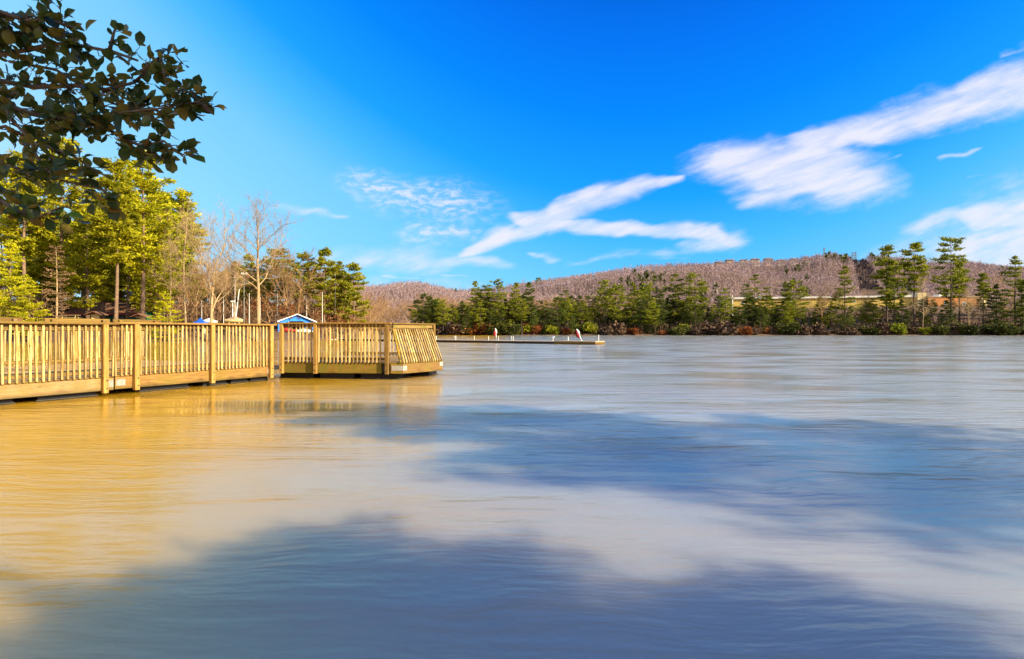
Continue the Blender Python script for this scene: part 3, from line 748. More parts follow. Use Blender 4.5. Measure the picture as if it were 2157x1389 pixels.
# ------------------------------------------------------------------ trees on the left bank
L_ = [ # name, proto, px, ytop, D, label, wide
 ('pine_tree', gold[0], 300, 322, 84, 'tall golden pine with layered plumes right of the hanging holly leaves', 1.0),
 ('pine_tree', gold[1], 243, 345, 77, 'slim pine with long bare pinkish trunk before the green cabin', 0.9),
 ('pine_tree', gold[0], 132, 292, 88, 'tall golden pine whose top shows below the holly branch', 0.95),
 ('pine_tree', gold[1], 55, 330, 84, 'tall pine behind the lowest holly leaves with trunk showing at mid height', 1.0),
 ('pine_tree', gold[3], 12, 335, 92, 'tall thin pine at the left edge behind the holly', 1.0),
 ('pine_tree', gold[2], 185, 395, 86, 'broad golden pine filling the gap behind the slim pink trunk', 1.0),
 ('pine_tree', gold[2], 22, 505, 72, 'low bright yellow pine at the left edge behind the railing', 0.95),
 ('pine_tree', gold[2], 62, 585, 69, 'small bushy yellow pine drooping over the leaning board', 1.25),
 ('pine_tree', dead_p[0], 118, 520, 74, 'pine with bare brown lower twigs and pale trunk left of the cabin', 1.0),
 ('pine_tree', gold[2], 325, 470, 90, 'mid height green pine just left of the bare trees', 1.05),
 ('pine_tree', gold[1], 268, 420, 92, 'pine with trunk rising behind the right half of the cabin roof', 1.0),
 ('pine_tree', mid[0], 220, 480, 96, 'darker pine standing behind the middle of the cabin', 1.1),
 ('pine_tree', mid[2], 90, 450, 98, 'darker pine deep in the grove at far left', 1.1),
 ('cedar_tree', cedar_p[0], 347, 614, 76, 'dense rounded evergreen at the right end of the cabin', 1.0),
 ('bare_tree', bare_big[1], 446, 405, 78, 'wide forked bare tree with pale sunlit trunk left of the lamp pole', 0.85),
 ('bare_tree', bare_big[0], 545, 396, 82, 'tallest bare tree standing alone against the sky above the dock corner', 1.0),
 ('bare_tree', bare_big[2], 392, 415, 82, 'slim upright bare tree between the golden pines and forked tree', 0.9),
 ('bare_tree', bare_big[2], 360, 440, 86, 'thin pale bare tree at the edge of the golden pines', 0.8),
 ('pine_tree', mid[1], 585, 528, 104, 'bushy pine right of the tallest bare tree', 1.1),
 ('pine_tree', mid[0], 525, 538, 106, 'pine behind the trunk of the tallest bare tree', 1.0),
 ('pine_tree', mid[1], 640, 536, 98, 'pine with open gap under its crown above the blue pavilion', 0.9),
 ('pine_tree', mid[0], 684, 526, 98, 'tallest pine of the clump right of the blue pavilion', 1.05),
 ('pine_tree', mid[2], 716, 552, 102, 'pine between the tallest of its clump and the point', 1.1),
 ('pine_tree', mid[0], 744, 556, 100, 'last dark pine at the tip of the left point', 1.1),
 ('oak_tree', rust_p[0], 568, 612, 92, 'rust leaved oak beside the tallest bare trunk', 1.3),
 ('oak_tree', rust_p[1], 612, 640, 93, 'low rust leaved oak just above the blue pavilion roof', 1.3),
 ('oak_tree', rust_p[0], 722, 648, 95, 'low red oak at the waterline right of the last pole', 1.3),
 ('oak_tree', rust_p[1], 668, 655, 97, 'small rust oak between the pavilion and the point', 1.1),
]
for (nm, pr, px, yt, D, lab, wd) in L_:
    x, h = top_h(px, yt, D)
    h0 = H0 if nm in ('pine_tree','cedar_tree') else (22.0 if nm == 'bare_tree' else 9.0)
    g = {'pine_tree':'pines of the left bank','cedar_tree':None,'bare_tree':'bare trees of the left bank','oak_tree':'rust leaved oaks of the left bank'}[nm]
    place_tree(nm, pr, x, D, h, h0, lab, 'tree', g, wd)
rs = random.Random(5)
for i in range(70):
    px = rs.uniform(350, 790); D = rs.uniform(94, 140)
    yt = rs.uniform(520,596)+max(0,(px-620))*0.35+max(0,(380-px))*0.5
    if px > 735: D = rs.uniform(112,150); yt = rs.uniform(610,640)
    x, h = top_h(px, yt, D)
    fill(place_tree('bare_tree', bare_mid[i%4], x, D, h, 18.0, 'x', 'tree', 'bare trees in the woods behind the masts', 1.0), px, 'thin brown bare tree', 0)
for i in range(22):
    px = rs.uniform(370, 730); D = rs.uniform(105, 145); x, h = top_h(px, rs.uniform(552,600), D)
    fill(place_tree('pine_tree', mid[i%3], x, D, h, H0, 'x', 'tree', 'pines in the woods behind the masts', 1.1), px, 'dim background pine', 0)
for i in range(28):
    px = rs.uniform(-60, 385); D = rs.uniform(96, 140); x, h = top_h(px, rs.uniform(400,545), D)
    fill(place_tree('pine_tree', (gold+mid)[i%7], x, D, h, H0, 'x', 'tree', 'pines deep in the golden grove', 1.1), px, 'grove pine', 0)
for i in range(12):
    px = rs.uniform(-40, 370); D = rs.uniform(110, 160); x, h = top_h(px, rs.uniform(560,610), D)
    fill(place_tree('bare_tree', bare_mid[i%4], x, D, h, 18.0, 'x', 'tree', 'bare trees inside the golden grove', 1.0), px, 'brown bare grove tree', 0)

# ------------------------------------------------------------------ trees on the far shore
FS = [ # kind, proto, px, ytop, D, label
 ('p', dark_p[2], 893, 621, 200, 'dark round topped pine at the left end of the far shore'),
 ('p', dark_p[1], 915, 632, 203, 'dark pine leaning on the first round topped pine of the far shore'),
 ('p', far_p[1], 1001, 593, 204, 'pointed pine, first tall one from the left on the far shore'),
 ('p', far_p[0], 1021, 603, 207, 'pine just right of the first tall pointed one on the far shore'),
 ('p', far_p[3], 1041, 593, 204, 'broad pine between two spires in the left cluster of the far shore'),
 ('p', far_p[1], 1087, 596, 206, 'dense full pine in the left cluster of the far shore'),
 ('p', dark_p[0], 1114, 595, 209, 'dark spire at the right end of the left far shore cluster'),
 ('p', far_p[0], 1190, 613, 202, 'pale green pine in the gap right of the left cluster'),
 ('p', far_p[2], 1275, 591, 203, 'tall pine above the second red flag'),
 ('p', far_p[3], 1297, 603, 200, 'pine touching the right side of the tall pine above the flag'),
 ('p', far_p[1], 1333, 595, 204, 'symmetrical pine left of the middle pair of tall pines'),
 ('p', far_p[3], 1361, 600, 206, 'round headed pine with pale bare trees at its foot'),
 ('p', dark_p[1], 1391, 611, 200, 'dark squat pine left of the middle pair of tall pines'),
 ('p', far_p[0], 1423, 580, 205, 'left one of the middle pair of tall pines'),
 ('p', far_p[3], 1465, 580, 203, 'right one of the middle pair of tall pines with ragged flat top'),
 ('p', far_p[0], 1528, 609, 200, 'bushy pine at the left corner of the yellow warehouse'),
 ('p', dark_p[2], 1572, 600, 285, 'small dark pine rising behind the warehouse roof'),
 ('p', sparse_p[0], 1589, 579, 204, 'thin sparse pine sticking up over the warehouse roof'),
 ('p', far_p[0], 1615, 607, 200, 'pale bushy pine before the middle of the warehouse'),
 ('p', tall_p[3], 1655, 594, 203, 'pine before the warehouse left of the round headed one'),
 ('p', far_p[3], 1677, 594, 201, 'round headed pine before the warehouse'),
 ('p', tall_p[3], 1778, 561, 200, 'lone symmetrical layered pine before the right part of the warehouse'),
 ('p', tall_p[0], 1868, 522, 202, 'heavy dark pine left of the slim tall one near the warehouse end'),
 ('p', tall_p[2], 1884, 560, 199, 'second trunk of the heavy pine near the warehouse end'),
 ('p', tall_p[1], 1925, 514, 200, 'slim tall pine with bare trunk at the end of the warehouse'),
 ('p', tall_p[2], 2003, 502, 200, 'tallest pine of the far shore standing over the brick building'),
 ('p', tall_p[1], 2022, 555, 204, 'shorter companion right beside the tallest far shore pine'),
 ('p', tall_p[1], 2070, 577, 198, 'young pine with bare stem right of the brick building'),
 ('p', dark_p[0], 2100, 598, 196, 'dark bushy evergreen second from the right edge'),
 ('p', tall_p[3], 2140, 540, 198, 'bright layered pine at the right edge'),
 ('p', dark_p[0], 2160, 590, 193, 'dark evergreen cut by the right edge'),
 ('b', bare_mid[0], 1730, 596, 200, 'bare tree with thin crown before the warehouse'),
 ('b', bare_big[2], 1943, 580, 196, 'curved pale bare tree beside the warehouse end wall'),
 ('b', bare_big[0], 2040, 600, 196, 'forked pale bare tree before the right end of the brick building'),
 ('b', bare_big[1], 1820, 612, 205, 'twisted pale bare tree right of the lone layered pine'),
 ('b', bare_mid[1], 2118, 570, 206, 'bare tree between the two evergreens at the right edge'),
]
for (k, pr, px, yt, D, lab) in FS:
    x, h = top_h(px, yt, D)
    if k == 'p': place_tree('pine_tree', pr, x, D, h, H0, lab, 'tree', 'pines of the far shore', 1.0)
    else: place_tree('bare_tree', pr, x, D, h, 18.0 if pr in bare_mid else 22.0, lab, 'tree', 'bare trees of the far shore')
zones = [(868,1130,'left far shore cluster',1.0),(1130,1400,'middle far shore behind the walkway',1.15),(1400,1700,'far shore before the warehouse',0.9),(1700,2165,'far shore below the tall right pines',0.6)]
for zi,(a,b,txt,dn) in enumerate(zones):
    n = int((b-a)/7*dn)
    for i in range(n):
        px = a+(b-a)*(i+rs.uniform(.1,.9))/n; D = rs.uniform(195,222) if px > 905 else rs.uniform(203,222)
        x, h = top_h(px, rs.uniform(622,662) if zi<2 else rs.uniform(622,672), D)
        pr = (far_p+dark_p+dark_p)[rs.randrange(10)]
        fill(place_tree('pine_tree', pr, x, D, h, H0, 'x', 'tree', 'small evergreens, '+txt, rs.uniform(1.0,1.35)), px, 'smaller evergreen', 1)
    n = int((b-a)/11)
    for i in range(n):
        px = a+(b-a)*(i+rs.uniform(.1,.9))/n; D = rs.uniform(206,250)
        x, h = top_h(px, rs.uniform(608,640) if zi<2 else rs.uniform(632,660), D)
        fill(place_tree('bare_tree', bare_mid[rs.randrange(4)], x, D, h, 18.0, 'x', 'tree', 'tan bare trees, '+txt, 1.15), px, 'tan bare tree', 1)
    n = int((b-a)/20)
    for i in range(n):
        px = a+(b-a)*(i+rs.uniform(.1,.9))/n; az = math.degrees(math.atan2(px-CX,F))
        D = (float(shore(az))+rs.uniform(0.5,4))*math.cos(R_(az)); x = X_at(px,D)
        k = rs.choice((0,0,0,1,1,2,2,2,3)) if px < 1850 else rs.choice((0,0,1,2,2))
        s = rs.uniform(1.0,3.6)
        nmz = ['dark leafy shrub','green shrub','twiggy brown shrub','rust red shrub'][k]
        fill(place_tree('shrub', bush_p[k], x, D, s, 1.0, 'x', 'shrub', nmz+'s, '+txt, rs.uniform(1.0,1.5), sink=0.1), px, nmz, 1)
for i in range(46):      # tan bare wood in the cove between the left point and the far shore, and behind the left cluster
    px = rs.uniform(772, 1010); D = rs.uniform(242,300) if px < 880 else rs.uniform(225,300); x, h = top_h(px, rs.uniform(618,652), D)
    fill(place_tree('bare_tree', bare_mid[i%4], x, D, h, 18.0, 'x', 'tree', 'tan bare trees in the cove', 1.2), px, 'cove tree', 1)

ANCH0 = [(20,'the left picture edge'),(118,'the brown-twigged pale-trunked pine'),(200,'the left small shelter'),(252,'the slim pink trunk'),(300,'the right small shelter'),(347,'the dense rounded evergreen'),(392,'the slim upright bare tree'),(422,'the blue canopy'),
         (446,'the wide forked bare tree'),(471,'the mast beside the forked tree'),(499,'the leaning mast'),(515,'the dark lamp pole'),(545,'the tallest bare tree'),(584,'the mast over the pavilion slope'),(608,'the mast left of the pavilion peak'),(622,'the pavilion peak'),
         (646,'the mast right of the pavilion peak'),(679,'the mast clear of the pavilion'),(706,'the thin grey pole'),(744,'the last dark pine on the point')]
ANCH1 = [(790,'the left point'),(820,'the platform corner post'),(850,'the first slanted baluster'),(893,'the first round topped far pine'),(913,'the platform back post'),(957,'the first pair of white stubs'),(1001,'the first tall pointed far pine'),(1041,'the broad two-spire pine'),(1087,'the dense full far pine'),(1114,'the dark far spire'),
         (1150,'the shining ball'),(1190,'the pale green gap pine'),(1222,'the leaning flag pole'),(1275,'the tall pine above the flag'),(1297,'the companion pine above the flag'),(1333,'the symmetrical far pine'),(1361,'the round headed far pine'),(1391,'the dark squat far pine'),(1423,'the left middle tall pine'),(1465,'the right middle tall pine'),
         (1528,'the warehouse corner pine'),(1589,'the thin sparse pine'),(1615,'the pale bushy warehouse pine'),(1655,'the open warehouse pine'),(1677,'the round headed warehouse pine'),(1730,'the thin-crowned bare tree'),(1778,'the lone layered pine'),(1820,'the twisted pale bare tree'),(1868,'the heavy dark pine'),(1925,'the slim tall pine'),
         (1970,'the brick building left end'),(2003,'the tallest far pine'),(2040,'the forked pale bare tree'),(2070,'the young bare-stemmed pine'),(2100,'the dark bushy evergreen'),(2140,'the bright layered edge pine')]
ORD = ['nearest','second','third','fourth','fifth','sixth','seventh','eighth','ninth','tenth','eleventh','twelfth']
def label_fill():
    bins = {}
    for (o, px, what, side) in FILL:
        a = min(ANCH1 if side else ANCH0, key=lambda t: abs(t[0]-px))
        bins.setdefault((what, a[1], px < a[0]), []).append((abs(px-a[0]), o))
    for (what, anchor, left), lst in bins.items():
        for i, (d_, o) in enumerate(sorted(lst, key=lambda t: t[0])):
            o['label'] = f"{ORD[min(i,11)]} {what} to the {'left' if left else 'right'} of {anchor}" if len(lst) > 1 else f"{what} just to the {'left' if left else 'right'} of {anchor}"
label_fill()

# ------------------------------------------------------------------ masses of far twigs and undergrowth
def twig_trees(name, P, hs, mat, seed, ntw=22, spread=0.33, tr=0.012, label='', tw=0.035):
    """many small bare trees as one mass: thin trunks and fans of twigs"""
    r = np.random.RandomState(seed); n = len(P); V = []; T = []
    # trunks: 3-sided spikes
    w = hs*tr
    a = r.uniform(0,6.28,n); tri = []
    for k in range(3):
        an = a+k*2.0944
        tri.append(np.stack([P[:,0]+np.cos(an)*w, P[:,1]+np.sin(an)*w, P[:,2]-0.5], 1))
    tri.append(P+np.stack([r.normal(0,.02,n)*hs, r.normal(0,.02,n)*hs, hs*0.92],1))
    V = np.stack(tri,1).reshape(-1,3); b = np.arange(n)[:,None]*4
    F_ = [np.concatenate([b+np.array([[0,1,3]]), b+np.array([[1,2,3]]), b+np.array([[2,0,3]])])]
    # twigs
    m = n*ntw; base = np.repeat(P,ntw,0); H = np.repeat(hs,ntw)
    t = r.uniform(0.22,0.85,m); an = r.uniform(0,6.28,m); L = H*r.uniform(0.22,0.48,m)*(1.15-t*0.55)
    el = r.uniform(0.35,1.35,m)
    s = base+np.stack([np.zeros(m),np.zeros(m),H*t],1)
    d = np.stack([np.cos(an)*np.cos(el), np.sin(an)*np.cos(el), np.sin(el)],1)
    e = s+d*L[:,None]
    sd = np.cross(d, r.normal(0,1,(m,3))); sd /= np.linalg.norm(sd,axis=1,keepdims=True)
    wv = (H*tw*r.uniform(.5,1.3,m))[:,None]
    mid_ = s+d*(L*0.55)[:,None]
    V2 = np.stack([s, mid_+sd*wv*.5, e, mid_-sd*wv*.5],1).reshape(-1,3); o = len(V); b2 = np.arange(m)[:,None]*4+o
    F_.append(np.concatenate([b2+np.array([[0,1,2]]), b2+np.array([[0,2,3]])]))
    me = np_mesh(name, np.concatenate([V,V2]), np.concatenate(F_), 3, mat)
    return tag(link(name, me), label, kind='stuff')
npr = np.random.RandomState(9)
def cut_x(D): # centre line of the cleared strip on the hill
    f = np.clip((D-420)/260.0, 0, 1); return (1838-38*f-CX)/F*D
def hill_points(n, d0, d1, p0, p1, pw=1.0):
    D = d0+(d1-d0)*npr.uniform(0,1,n)**pw; px = npr.uniform(p0,p1,n); x = (px-CX)/F*D
    return x, D
x, D = hill_points(17000, 300, 715, 740, 2250, 0.62)
keep = np.abs(x-cut_x(D)) > 8.5
HOUSE_PX = [(1216,9),(1282,12),(1335,17),(1420,10),(1472,10),(1504,12),(1528,14),(1556,13),(1580,15),(1608,15),(1633,14),(1661,12),(1687,16),(1771,15),(1708,14)]
pxs = CX+F*x/D
low = np.ones(len(x))
for hp_, hw_ in HOUSE_PX: low[(np.abs(pxs-hp_) < hw_*0.5) & (D > 640) & (D < 692)] = 0.85
low = low[keep]
x, D = x[keep], D[keep]
xr, Dr = hill_points(650, 698, 716, 740, 2250); x = np.concatenate([x,xr]); D = np.concatenate([D,Dr]); low = np.concatenate([low, npr.uniform(1.0,1.5,650)*(np.abs(xr-cut_x(Dr)) > 8)+0.05])
P = np.stack([x,D,gz(x,D)],1)
twig_trees('hill_forest', P, low*npr.uniform(5,9.5,len(P))*np.interp(D,[300,450],[1.25,1.0]), M['hilltwig'], 3, 15, label='bare purplish winter woods covering the long hill', tr=0.016)
x, D = hill_points(700, 430, 700, 1795, 1850); keep = np.abs(x-cut_x(D)) < 9; x, D = x[keep], D[keep]
P = np.stack([x,D,gz(x,D)],1)
twig_trees('cleared_strip_scrub', P, npr.uniform(2,4.5,len(P)), M['scrub'], 4, 22, tr=0.03, label='dark scrub in the cleared strip running down the hill', tw=0.16)
ev_c = npr.uniform(0,1,(26,2)); px = (820+1350*ev_c[:,0])[:,None]+npr.normal(0,16,(26,9)); D = (330+330*ev_c[:,1]**1.3)[:,None]+npr.normal(0,18,(26,9))
px = px.ravel(); D = np.clip(D.ravel(),320,700); x = (px-CX)/F*D; kp = np.abs(x-cut_x(D)) > 10; x, D = x[kp], D[kp]
P = np.stack([x,D,gz(x,D)],1)
twig_trees('hill_evergreens', P, npr.uniform(6,11,len(P)), M['needle_dark'], 8, 34, tr=0.02, label='scattered dark evergreens dotted through the bare woods of the hill', tw=0.13)
# undergrowth on the banks
az = npr.uniform(-10,44,2600); d = npr.uniform(0.5,34,2600)**1.0; r = shore(az)+d
x = r*np.sin(np.radians(az)); y = r*np.cos(np.radians(az)); P = np.stack([x,y,gz(x,y)],1)
twig_trees('undergrowth', P, npr.uniform(1.4,4.2,len(P)), M['brush_dark'], 5, 14, tr=0.02, label='brown twiggy undergrowth along the far shore', tw=0.05)
az = npr.uniform(-46,-14.5,2400); d = npr.uniform(14,75,2400); r = shore(az)+d
x = r*np.sin(np.radians(az)); y = r*np.cos(np.radians(az)); px_ = CX+F*x/y; kp = ~((px_ > 95) & (px_ < 330) & (y < 106)); x, y = x[kp], y[kp]; P = np.stack([x,y,gz(x,y)],1)
twig_trees('undergrowth', P, npr.uniform(1.2,5.0,len(P)), M['twig'], 6, 14, tr=0.014, label='brown twiggy undergrowth between the trunks of the left bank', tw=0.03)

# ------------------------------------------------------------------ trees of the near bank, to the right of and behind the camera (two shade the water, one is added to shade the holly)
near_a = pine_proto(81, H0, 0.06, 9.5, 'cone', nbr=125, dens=12, size=0.75, gaps=0.08, bark=M['bark'], leaf=M['needle'], sprays=13)
holly_shade_pine = pine_proto(82, H0, 0.74, 2.3, 'irr', nbr=110, dens=14, size=0.6, gaps=0.03, bark=M['bark'], leaf=M['needle'], sprays=12)  # added out of view, its high crown shaped to shade the holly leaves
def by_sun(p, s): return (p*-SUN_H.y+s*SUN_H.x, p*SUN_H.x+s*SUN_H.y)
near_c = pine_proto(83, H0, 0.02, 10.5, 'round', nbr=125, dens=14, size=1.0, gaps=0.05, bark=M['bark'], leaf=M['needle'], sprays=14)
for pr, p, s_, h, lab in ((near_c, 1.65, 8.0, 5.0, 'low wide evergreen on the near bank close behind the picture, shading its bottom edge'), (near_a, 7.2, 14.0, 11.3, 'broad pine on the near bank right of the picture, shading the middle water'), (holly_shade_pine, 1.42, 10.0, 11.4, 'unseen tall pine with bare trunk and small high crown, added to shade the holly')):
    x, y = by_sun(p, s_)
    place_tree('pine_tree', pr, x, y, h, H0, lab, 'tree', None, 1.0)

# ------------------------------------------------------------------ holly tree reaching in at the top left
def holly_leaf(seed):
    r = random.Random(seed); n = 6; V = [(0,0,0)]; F_ = []
    prof = [0.0,0.15,0.27,0.32,0.30,0.19,0.0]
    fold = r.uniform(0.12,0.35); curl = r.uniform(-0.9,0.9); W = r.uniform(0.85,1.1)
    mid_i = []; le = []; ri = []
    V = []
    for i in range(n+1):
        t = i/n; z = curl*(t-0.5)**2*-1.0
        mid_i.append(len(V)); V.append((t,0,z))
        if 0 < i < n:
            j = 1+(0.07 if i%2==0 else -0.05)*r.uniform(.3,1)
            w = prof[i]*W*j
            sx = 0.03 if i%2==0 else 0
            le.append(len(V)); V.append((t+sx,w,z+w*fold)); ri.append(len(V)); V.append((t+sx,-w,z+w*fold))
    for i in range(n):
        a,b = mid_i[i],mid_i[i+1]
        for sgn,side in ((1,le),(-1,ri)):
            if i == 0: f = (a,b,side[0])
            elif i == n-1: f = (a,b,side[n-2])
            else: f = (a,b,side[i],side[i-1])
            F_.append(f if sgn > 0 else tuple(reversed(f)))
    me = bpy.data.meshes.new('leaf'); me.from_pydata(V,[],F_); me.update()
    me.polygons.foreach_set('use_smooth', np.ones(len(me.polygons),dtype=bool))
    me.materials.append(M['holly']); return me
m, N, bs = new_mat('holly_leaf'); M['holly'] = m
geo = N.node('ShaderNodeNewGeometry'); oi = N.node('ShaderNodeObjectInfo').outputs['Random']
isl = N.math('FRACT', N.math('ADD', oi, geo.outputs['Random Per Island']))
up = N.ramp(isl, [(0.0,(0.014,0.038,0.010)),(0.55,(0.026,0.058,0.012)),(0.85,(0.06,0.085,0.016)),(0.985,(0.17,0.075,0.015))])
un = N.ramp(isl, [(0.0,(0.07,0.10,0.02)),(0.6,(0.15,0.165,0.03)),(1.0,(0.28,0.19,0.035))])
vv = N.noise(N.node('ShaderNodeTexCoord').outputs['Object'], 5.0, 3).outputs['Fac']
cc = N.mix(geo.outputs['Backfacing'], up, un)
cc = N.mix(1.0, cc, N.vscale((1,1,1), N.mapr(vv, .3, .7, .7, 1.3)), 'MULTIPLY')
N.put(bs.inputs['Base Color'], cc); bs.inputs['Roughness'].default_value = 0.30; bs.inputs['Specular IOR Level'].default_value = 0.4
tr = N.node('ShaderNodeBsdfTranslucent'); N.put(tr.inputs[0], un); mx = N.node('ShaderNodeMixShader'); mx.inputs[0].default_value = 0.35
N.l.new(bs.outputs[0], mx.inputs[1]); N.l.new(tr.outputs[0], mx.inputs[2]); N.l.new(mx.outputs[0], m.node_tree.nodes['Material Output'].inputs[0])
M['holly_bark'] = simple('holly_bark', (0.14,0.10,0.075), 0.85, 0.3, 20)
hx, hy = -4.9, 1.7; hz = float(gz(hx,hy))-0.2
holly = empty('holly_tree', (hx,hy,hz), 0, 'dark holly tree whose leafy branches hang into the picture at the upper left corner', 'tree')
hroot = Vector((hx,hy,hz))
LM = [holly_leaf(200+i) for i in range(8)]
hr = random.Random(12)
MB().tube([Vector((0,0,0)),Vector((.05,.05,1.6)),Vector((.0,.1,3.2)),Vector((.1,.0,5.2)),Vector((0,.05,7.0))],[.17,.14,.11,.07,.02],10).obj('trunk', M['holly_bark'], holly, smooth=True)
BR = [ # polylines in picture px with depth; first point is where the branch enters the frame; radius of the leafy sleeve in px, leaves per 100 px
 ([(-60,195,3.0),(0,212,2.95),(70,238,2.9),(140,262,2.85),(200,266,2.8),(255,290,2.75),(300,310,2.72),(340,335,2.7)], 28, 28),
 ([(70,238,2.9),(133,252,2.8),(200,240,2.75),(266,230,2.7),(330,226,2.65),(420,214,2.62)], 33, 42),
 ([(-60,120,2.9),(43,106,2.9),(110,92,2.85),(151,93,2.82),(230,106,2.8),(290,128,2.75)], 28, 15),
 ([(-60,170,3.05),(0,168,3.05),(80,182,3.0),(160,190,2.95),(230,186,2.9),(280,172,2.85),(330,140,2.8),(345,105,2.8)], 30, 27),
 ([(0,212,2.95),(30,250,2.85),(61,302,2.8),(95,345,2.75),(119,374,2.72),(155,395,2.7),(225,402,2.7)], 34, 24),
 ([(-60,400,2.7),(-10,420,2.7),(30,440,2.68),(75,450,2.66),(130,440,2.66)], 26, 30),
 ([(-60,20,2.7),(0,25,2.75),(60,35,2.75),(110,40,2.75),(160,60,2.75)], 34, 34),
 ([(61,302,2.8),(110,312,2.75),(160,335,2.7),(205,362,2.66)], 24, 22),
 ([(-60,330,2.8),(-10,338,2.8),(40,355,2.75),(90,395,2.7)], 28, 26),
 ([(300,150,2.75),(330,120,2.74),(360,190,2.7),(395,190,2.7),(420,198,2.68)], 22, 24),
 ([(300,310,2.72),(350,300,2.7),(388,332,2.68)], 22, 26),
 ([(-60,75,2.8),(20,70,2.85),(80,60,2.85),(120,70,2.85)], 30, 30),
 ([(-60,280,2.9),(20,270,2.9),(70,300,2.9)], 26, 20),
 ([(232,104,2.8),(245,75,2.78),(245,55,2.78)], 10, 11),
 ([(20,130,3.1),(120,150,3.05),(210,205,3.0),(300,250,2.95),(360,262,2.9)], 34, 22),
]
leaves_all = []
for bi,(pts,rad,dn) in enumerate(BR):
    W3 = [at(*p) for p in pts]
    start = W3[0]
    mb = MB()
    path = list(W3)
    if pts[0][0] < 0:
        tz = max(1.2, min(5.2, start.z-hz-0.3))
        path = [hroot+Vector((0.05,0.05,tz)), hroot.lerp(start,0.5)+Vector((0,0,(tz+hz-start.z)*0.1+0.5*(start.z-hz)))] + path
        path[1] = (hroot+Vector((0,0,tz))).lerp(start,0.55)+Vector((0,0,0.05))
    rr = [0.0155*(1-0.80*i/(len(path)-1))+0.002 for i in range(len(path))] if pts[0][0] < 0 else [0.007*(1-0.7*i/(len(path)-1))+0.0015 for i in range(len(path))]
    jp = [p-hroot+Vector((hr.gauss(0,.012),hr.gauss(0,.012),hr.gauss(0,.012))) if 0<i<len(path)-1 else p-hroot for i,p in enumerate(path)]
    mb.tube(jp, rr, 6)
    # leaves on side twigs
    for i in range(len(W3)-1):
        a, b = W3[i], W3[i+1]
        Lpx = math.hypot(pts[i+1][0]-pts[i][0], pts[i+1][1]-pts[i][1])
        k = max(1,int(Lpx/100*dn*1.38+hr.random()))
        nt = max(1,k//3)
        for q in range(nt):
            t = (q+hr.random())/nt; base = a.lerp(b,t)
            sc = rad/F*base.y
            dirv = Vector((hr.gauss(0.2,1),hr.gauss(0,1.0),hr.gauss(-0.05,1))).normalized()
            tip = base+dirv*sc*hr.uniform(.55,1.25)+(b-a).normalized()*sc*0.5
            midp = base.lerp(tip,.5)+Vector((hr.gauss(0,.006),hr.gauss(0,.006),hr.gauss(0,.006)))
            mb.tube([base-hroot,midp-hroot,tip-hroot],[.0028,.0022,.0012],4,False)
            for l in range(3 + (hr.random()<.3)):
                p = base.lerp(tip, hr.uniform(.35,1.02)) if l else tip
                ld = ((tip-base).normalized()*0.7+Vector((hr.gauss(0,.8),hr.gauss(0,.8),hr.gauss(-.1,.7)))).normalized()
                leaves_all.append((p, ld, hr.choice((hr.uniform(.036,.06),hr.uniform(.055,.084),hr.uniform(.055,.084)))))
    mb.obj('branch', M['holly_bark'], holly, smooth=True)
def leaf_matrix(p, d, s):
    x = d; zt = Vector((hr.gauss(0,.6),hr.gauss(-0.25,.7),1.0)); y = zt.cross(x)
    if y.length < .1: y = Vector((0,1,0)).cross(x)
    y.normalize(); z = x.cross(y)
    m4 = Matrix((x,y,z)).transposed().to_4x4(); return Matrix.Translation(p-hroot) @ m4 @ Matrix.Scale(s,4)
def shown(p): px = CX+F*p.x/p.y; y = HY-(p.z-EYE)/p.y*F; return px > -12 and y > -12
inside = [l for l in leaves_all if shown(l[0])]; outside = [l for l in leaves_all if not shown(l[0])]
hr.shuffle(inside)
for (p,d,s_) in inside[:298]:
    o = link('leaf', LM[hr.randrange(8)], holly); mt = leaf_matrix(p,d,s_)
    o.matrix_local = mt
rest = inside[298:]+outside
for i in range(1500):     # the crown out of the picture
    u = Vector((hr.gauss(0,1),hr.gauss(0,1),hr.gauss(0,1))).normalized()*hr.uniform(.5,1.0)
    p = hroot+Vector((u.x*1.7-0.2,u.y*1.5-0.5,4.4+u.z*2.4))
    if p.y > 0.2 and CX+F*p.x/p.y > -60 and HY-(p.z-EYE)/p.y*F > -60: continue
    rest.append((p, Vector((hr.gauss(0,1),hr.gauss(0,1),hr.gauss(-.2,.7))).normalized(), hr.uniform(.06,.09)))
mb = MB()
LV = [([v.co.copy() for v in me.vertices],[tuple(f.vertices) for f in me.polygons]) for me in LM]
for (p,d,s_) in rest:
    mt = leaf_matrix(p,d,s_); vs,fs = LV[hr.randrange(8)]
    mb.add([mt@v for v in vs], fs)
o = mb.obj('leaves', M['holly'], holly, smooth=True); o['kind'] = 'stuff'
print('holly leaves in view', len(inside), 'joined', len(rest))

# ------------------------------------------------------------------ things on the left bank
M['shingle'] = simple('brown_shingles', (0.17,0.085,0.05), 0.9, 0.35, 3.0)
M['green_wall'] = simple('green_siding', (0.012,0.12,0.055), 0.7, 0.15, 2.0)
M['red_trim'] = simple('red_trim', (0.28,0.03,0.03), 0.7)
M['dark'] = simple('dark_opening', (0.015,0.014,0.013), 0.6)
M['blue'] = simple('blue_paint', (0.01,0.20,0.85), 0.6, 0.08)
M['blue_cloth'] = simple('blue_tarp', (0.01,0.08,0.50), 0.6, 0.1)
M['steel'] = simple('grey_pole', (0.16,0.15,0.14), 0.6)
M['lamp'] = simple('lamp_housing', (0.8,0.8,0.78), 0.4, 0.05)
M['table'] = simple('pale_timber', (0.50,0.38,0.18), 0.8)
M['tan_wall'] = simple('tan_wall_panels', (0.50,0.36,0.10), 0.8, 0.08, 0.4)
M['white_roof'] = simple('white_roofing', (0.78,0.76,0.72), 0.6, 0.06, 0.5)
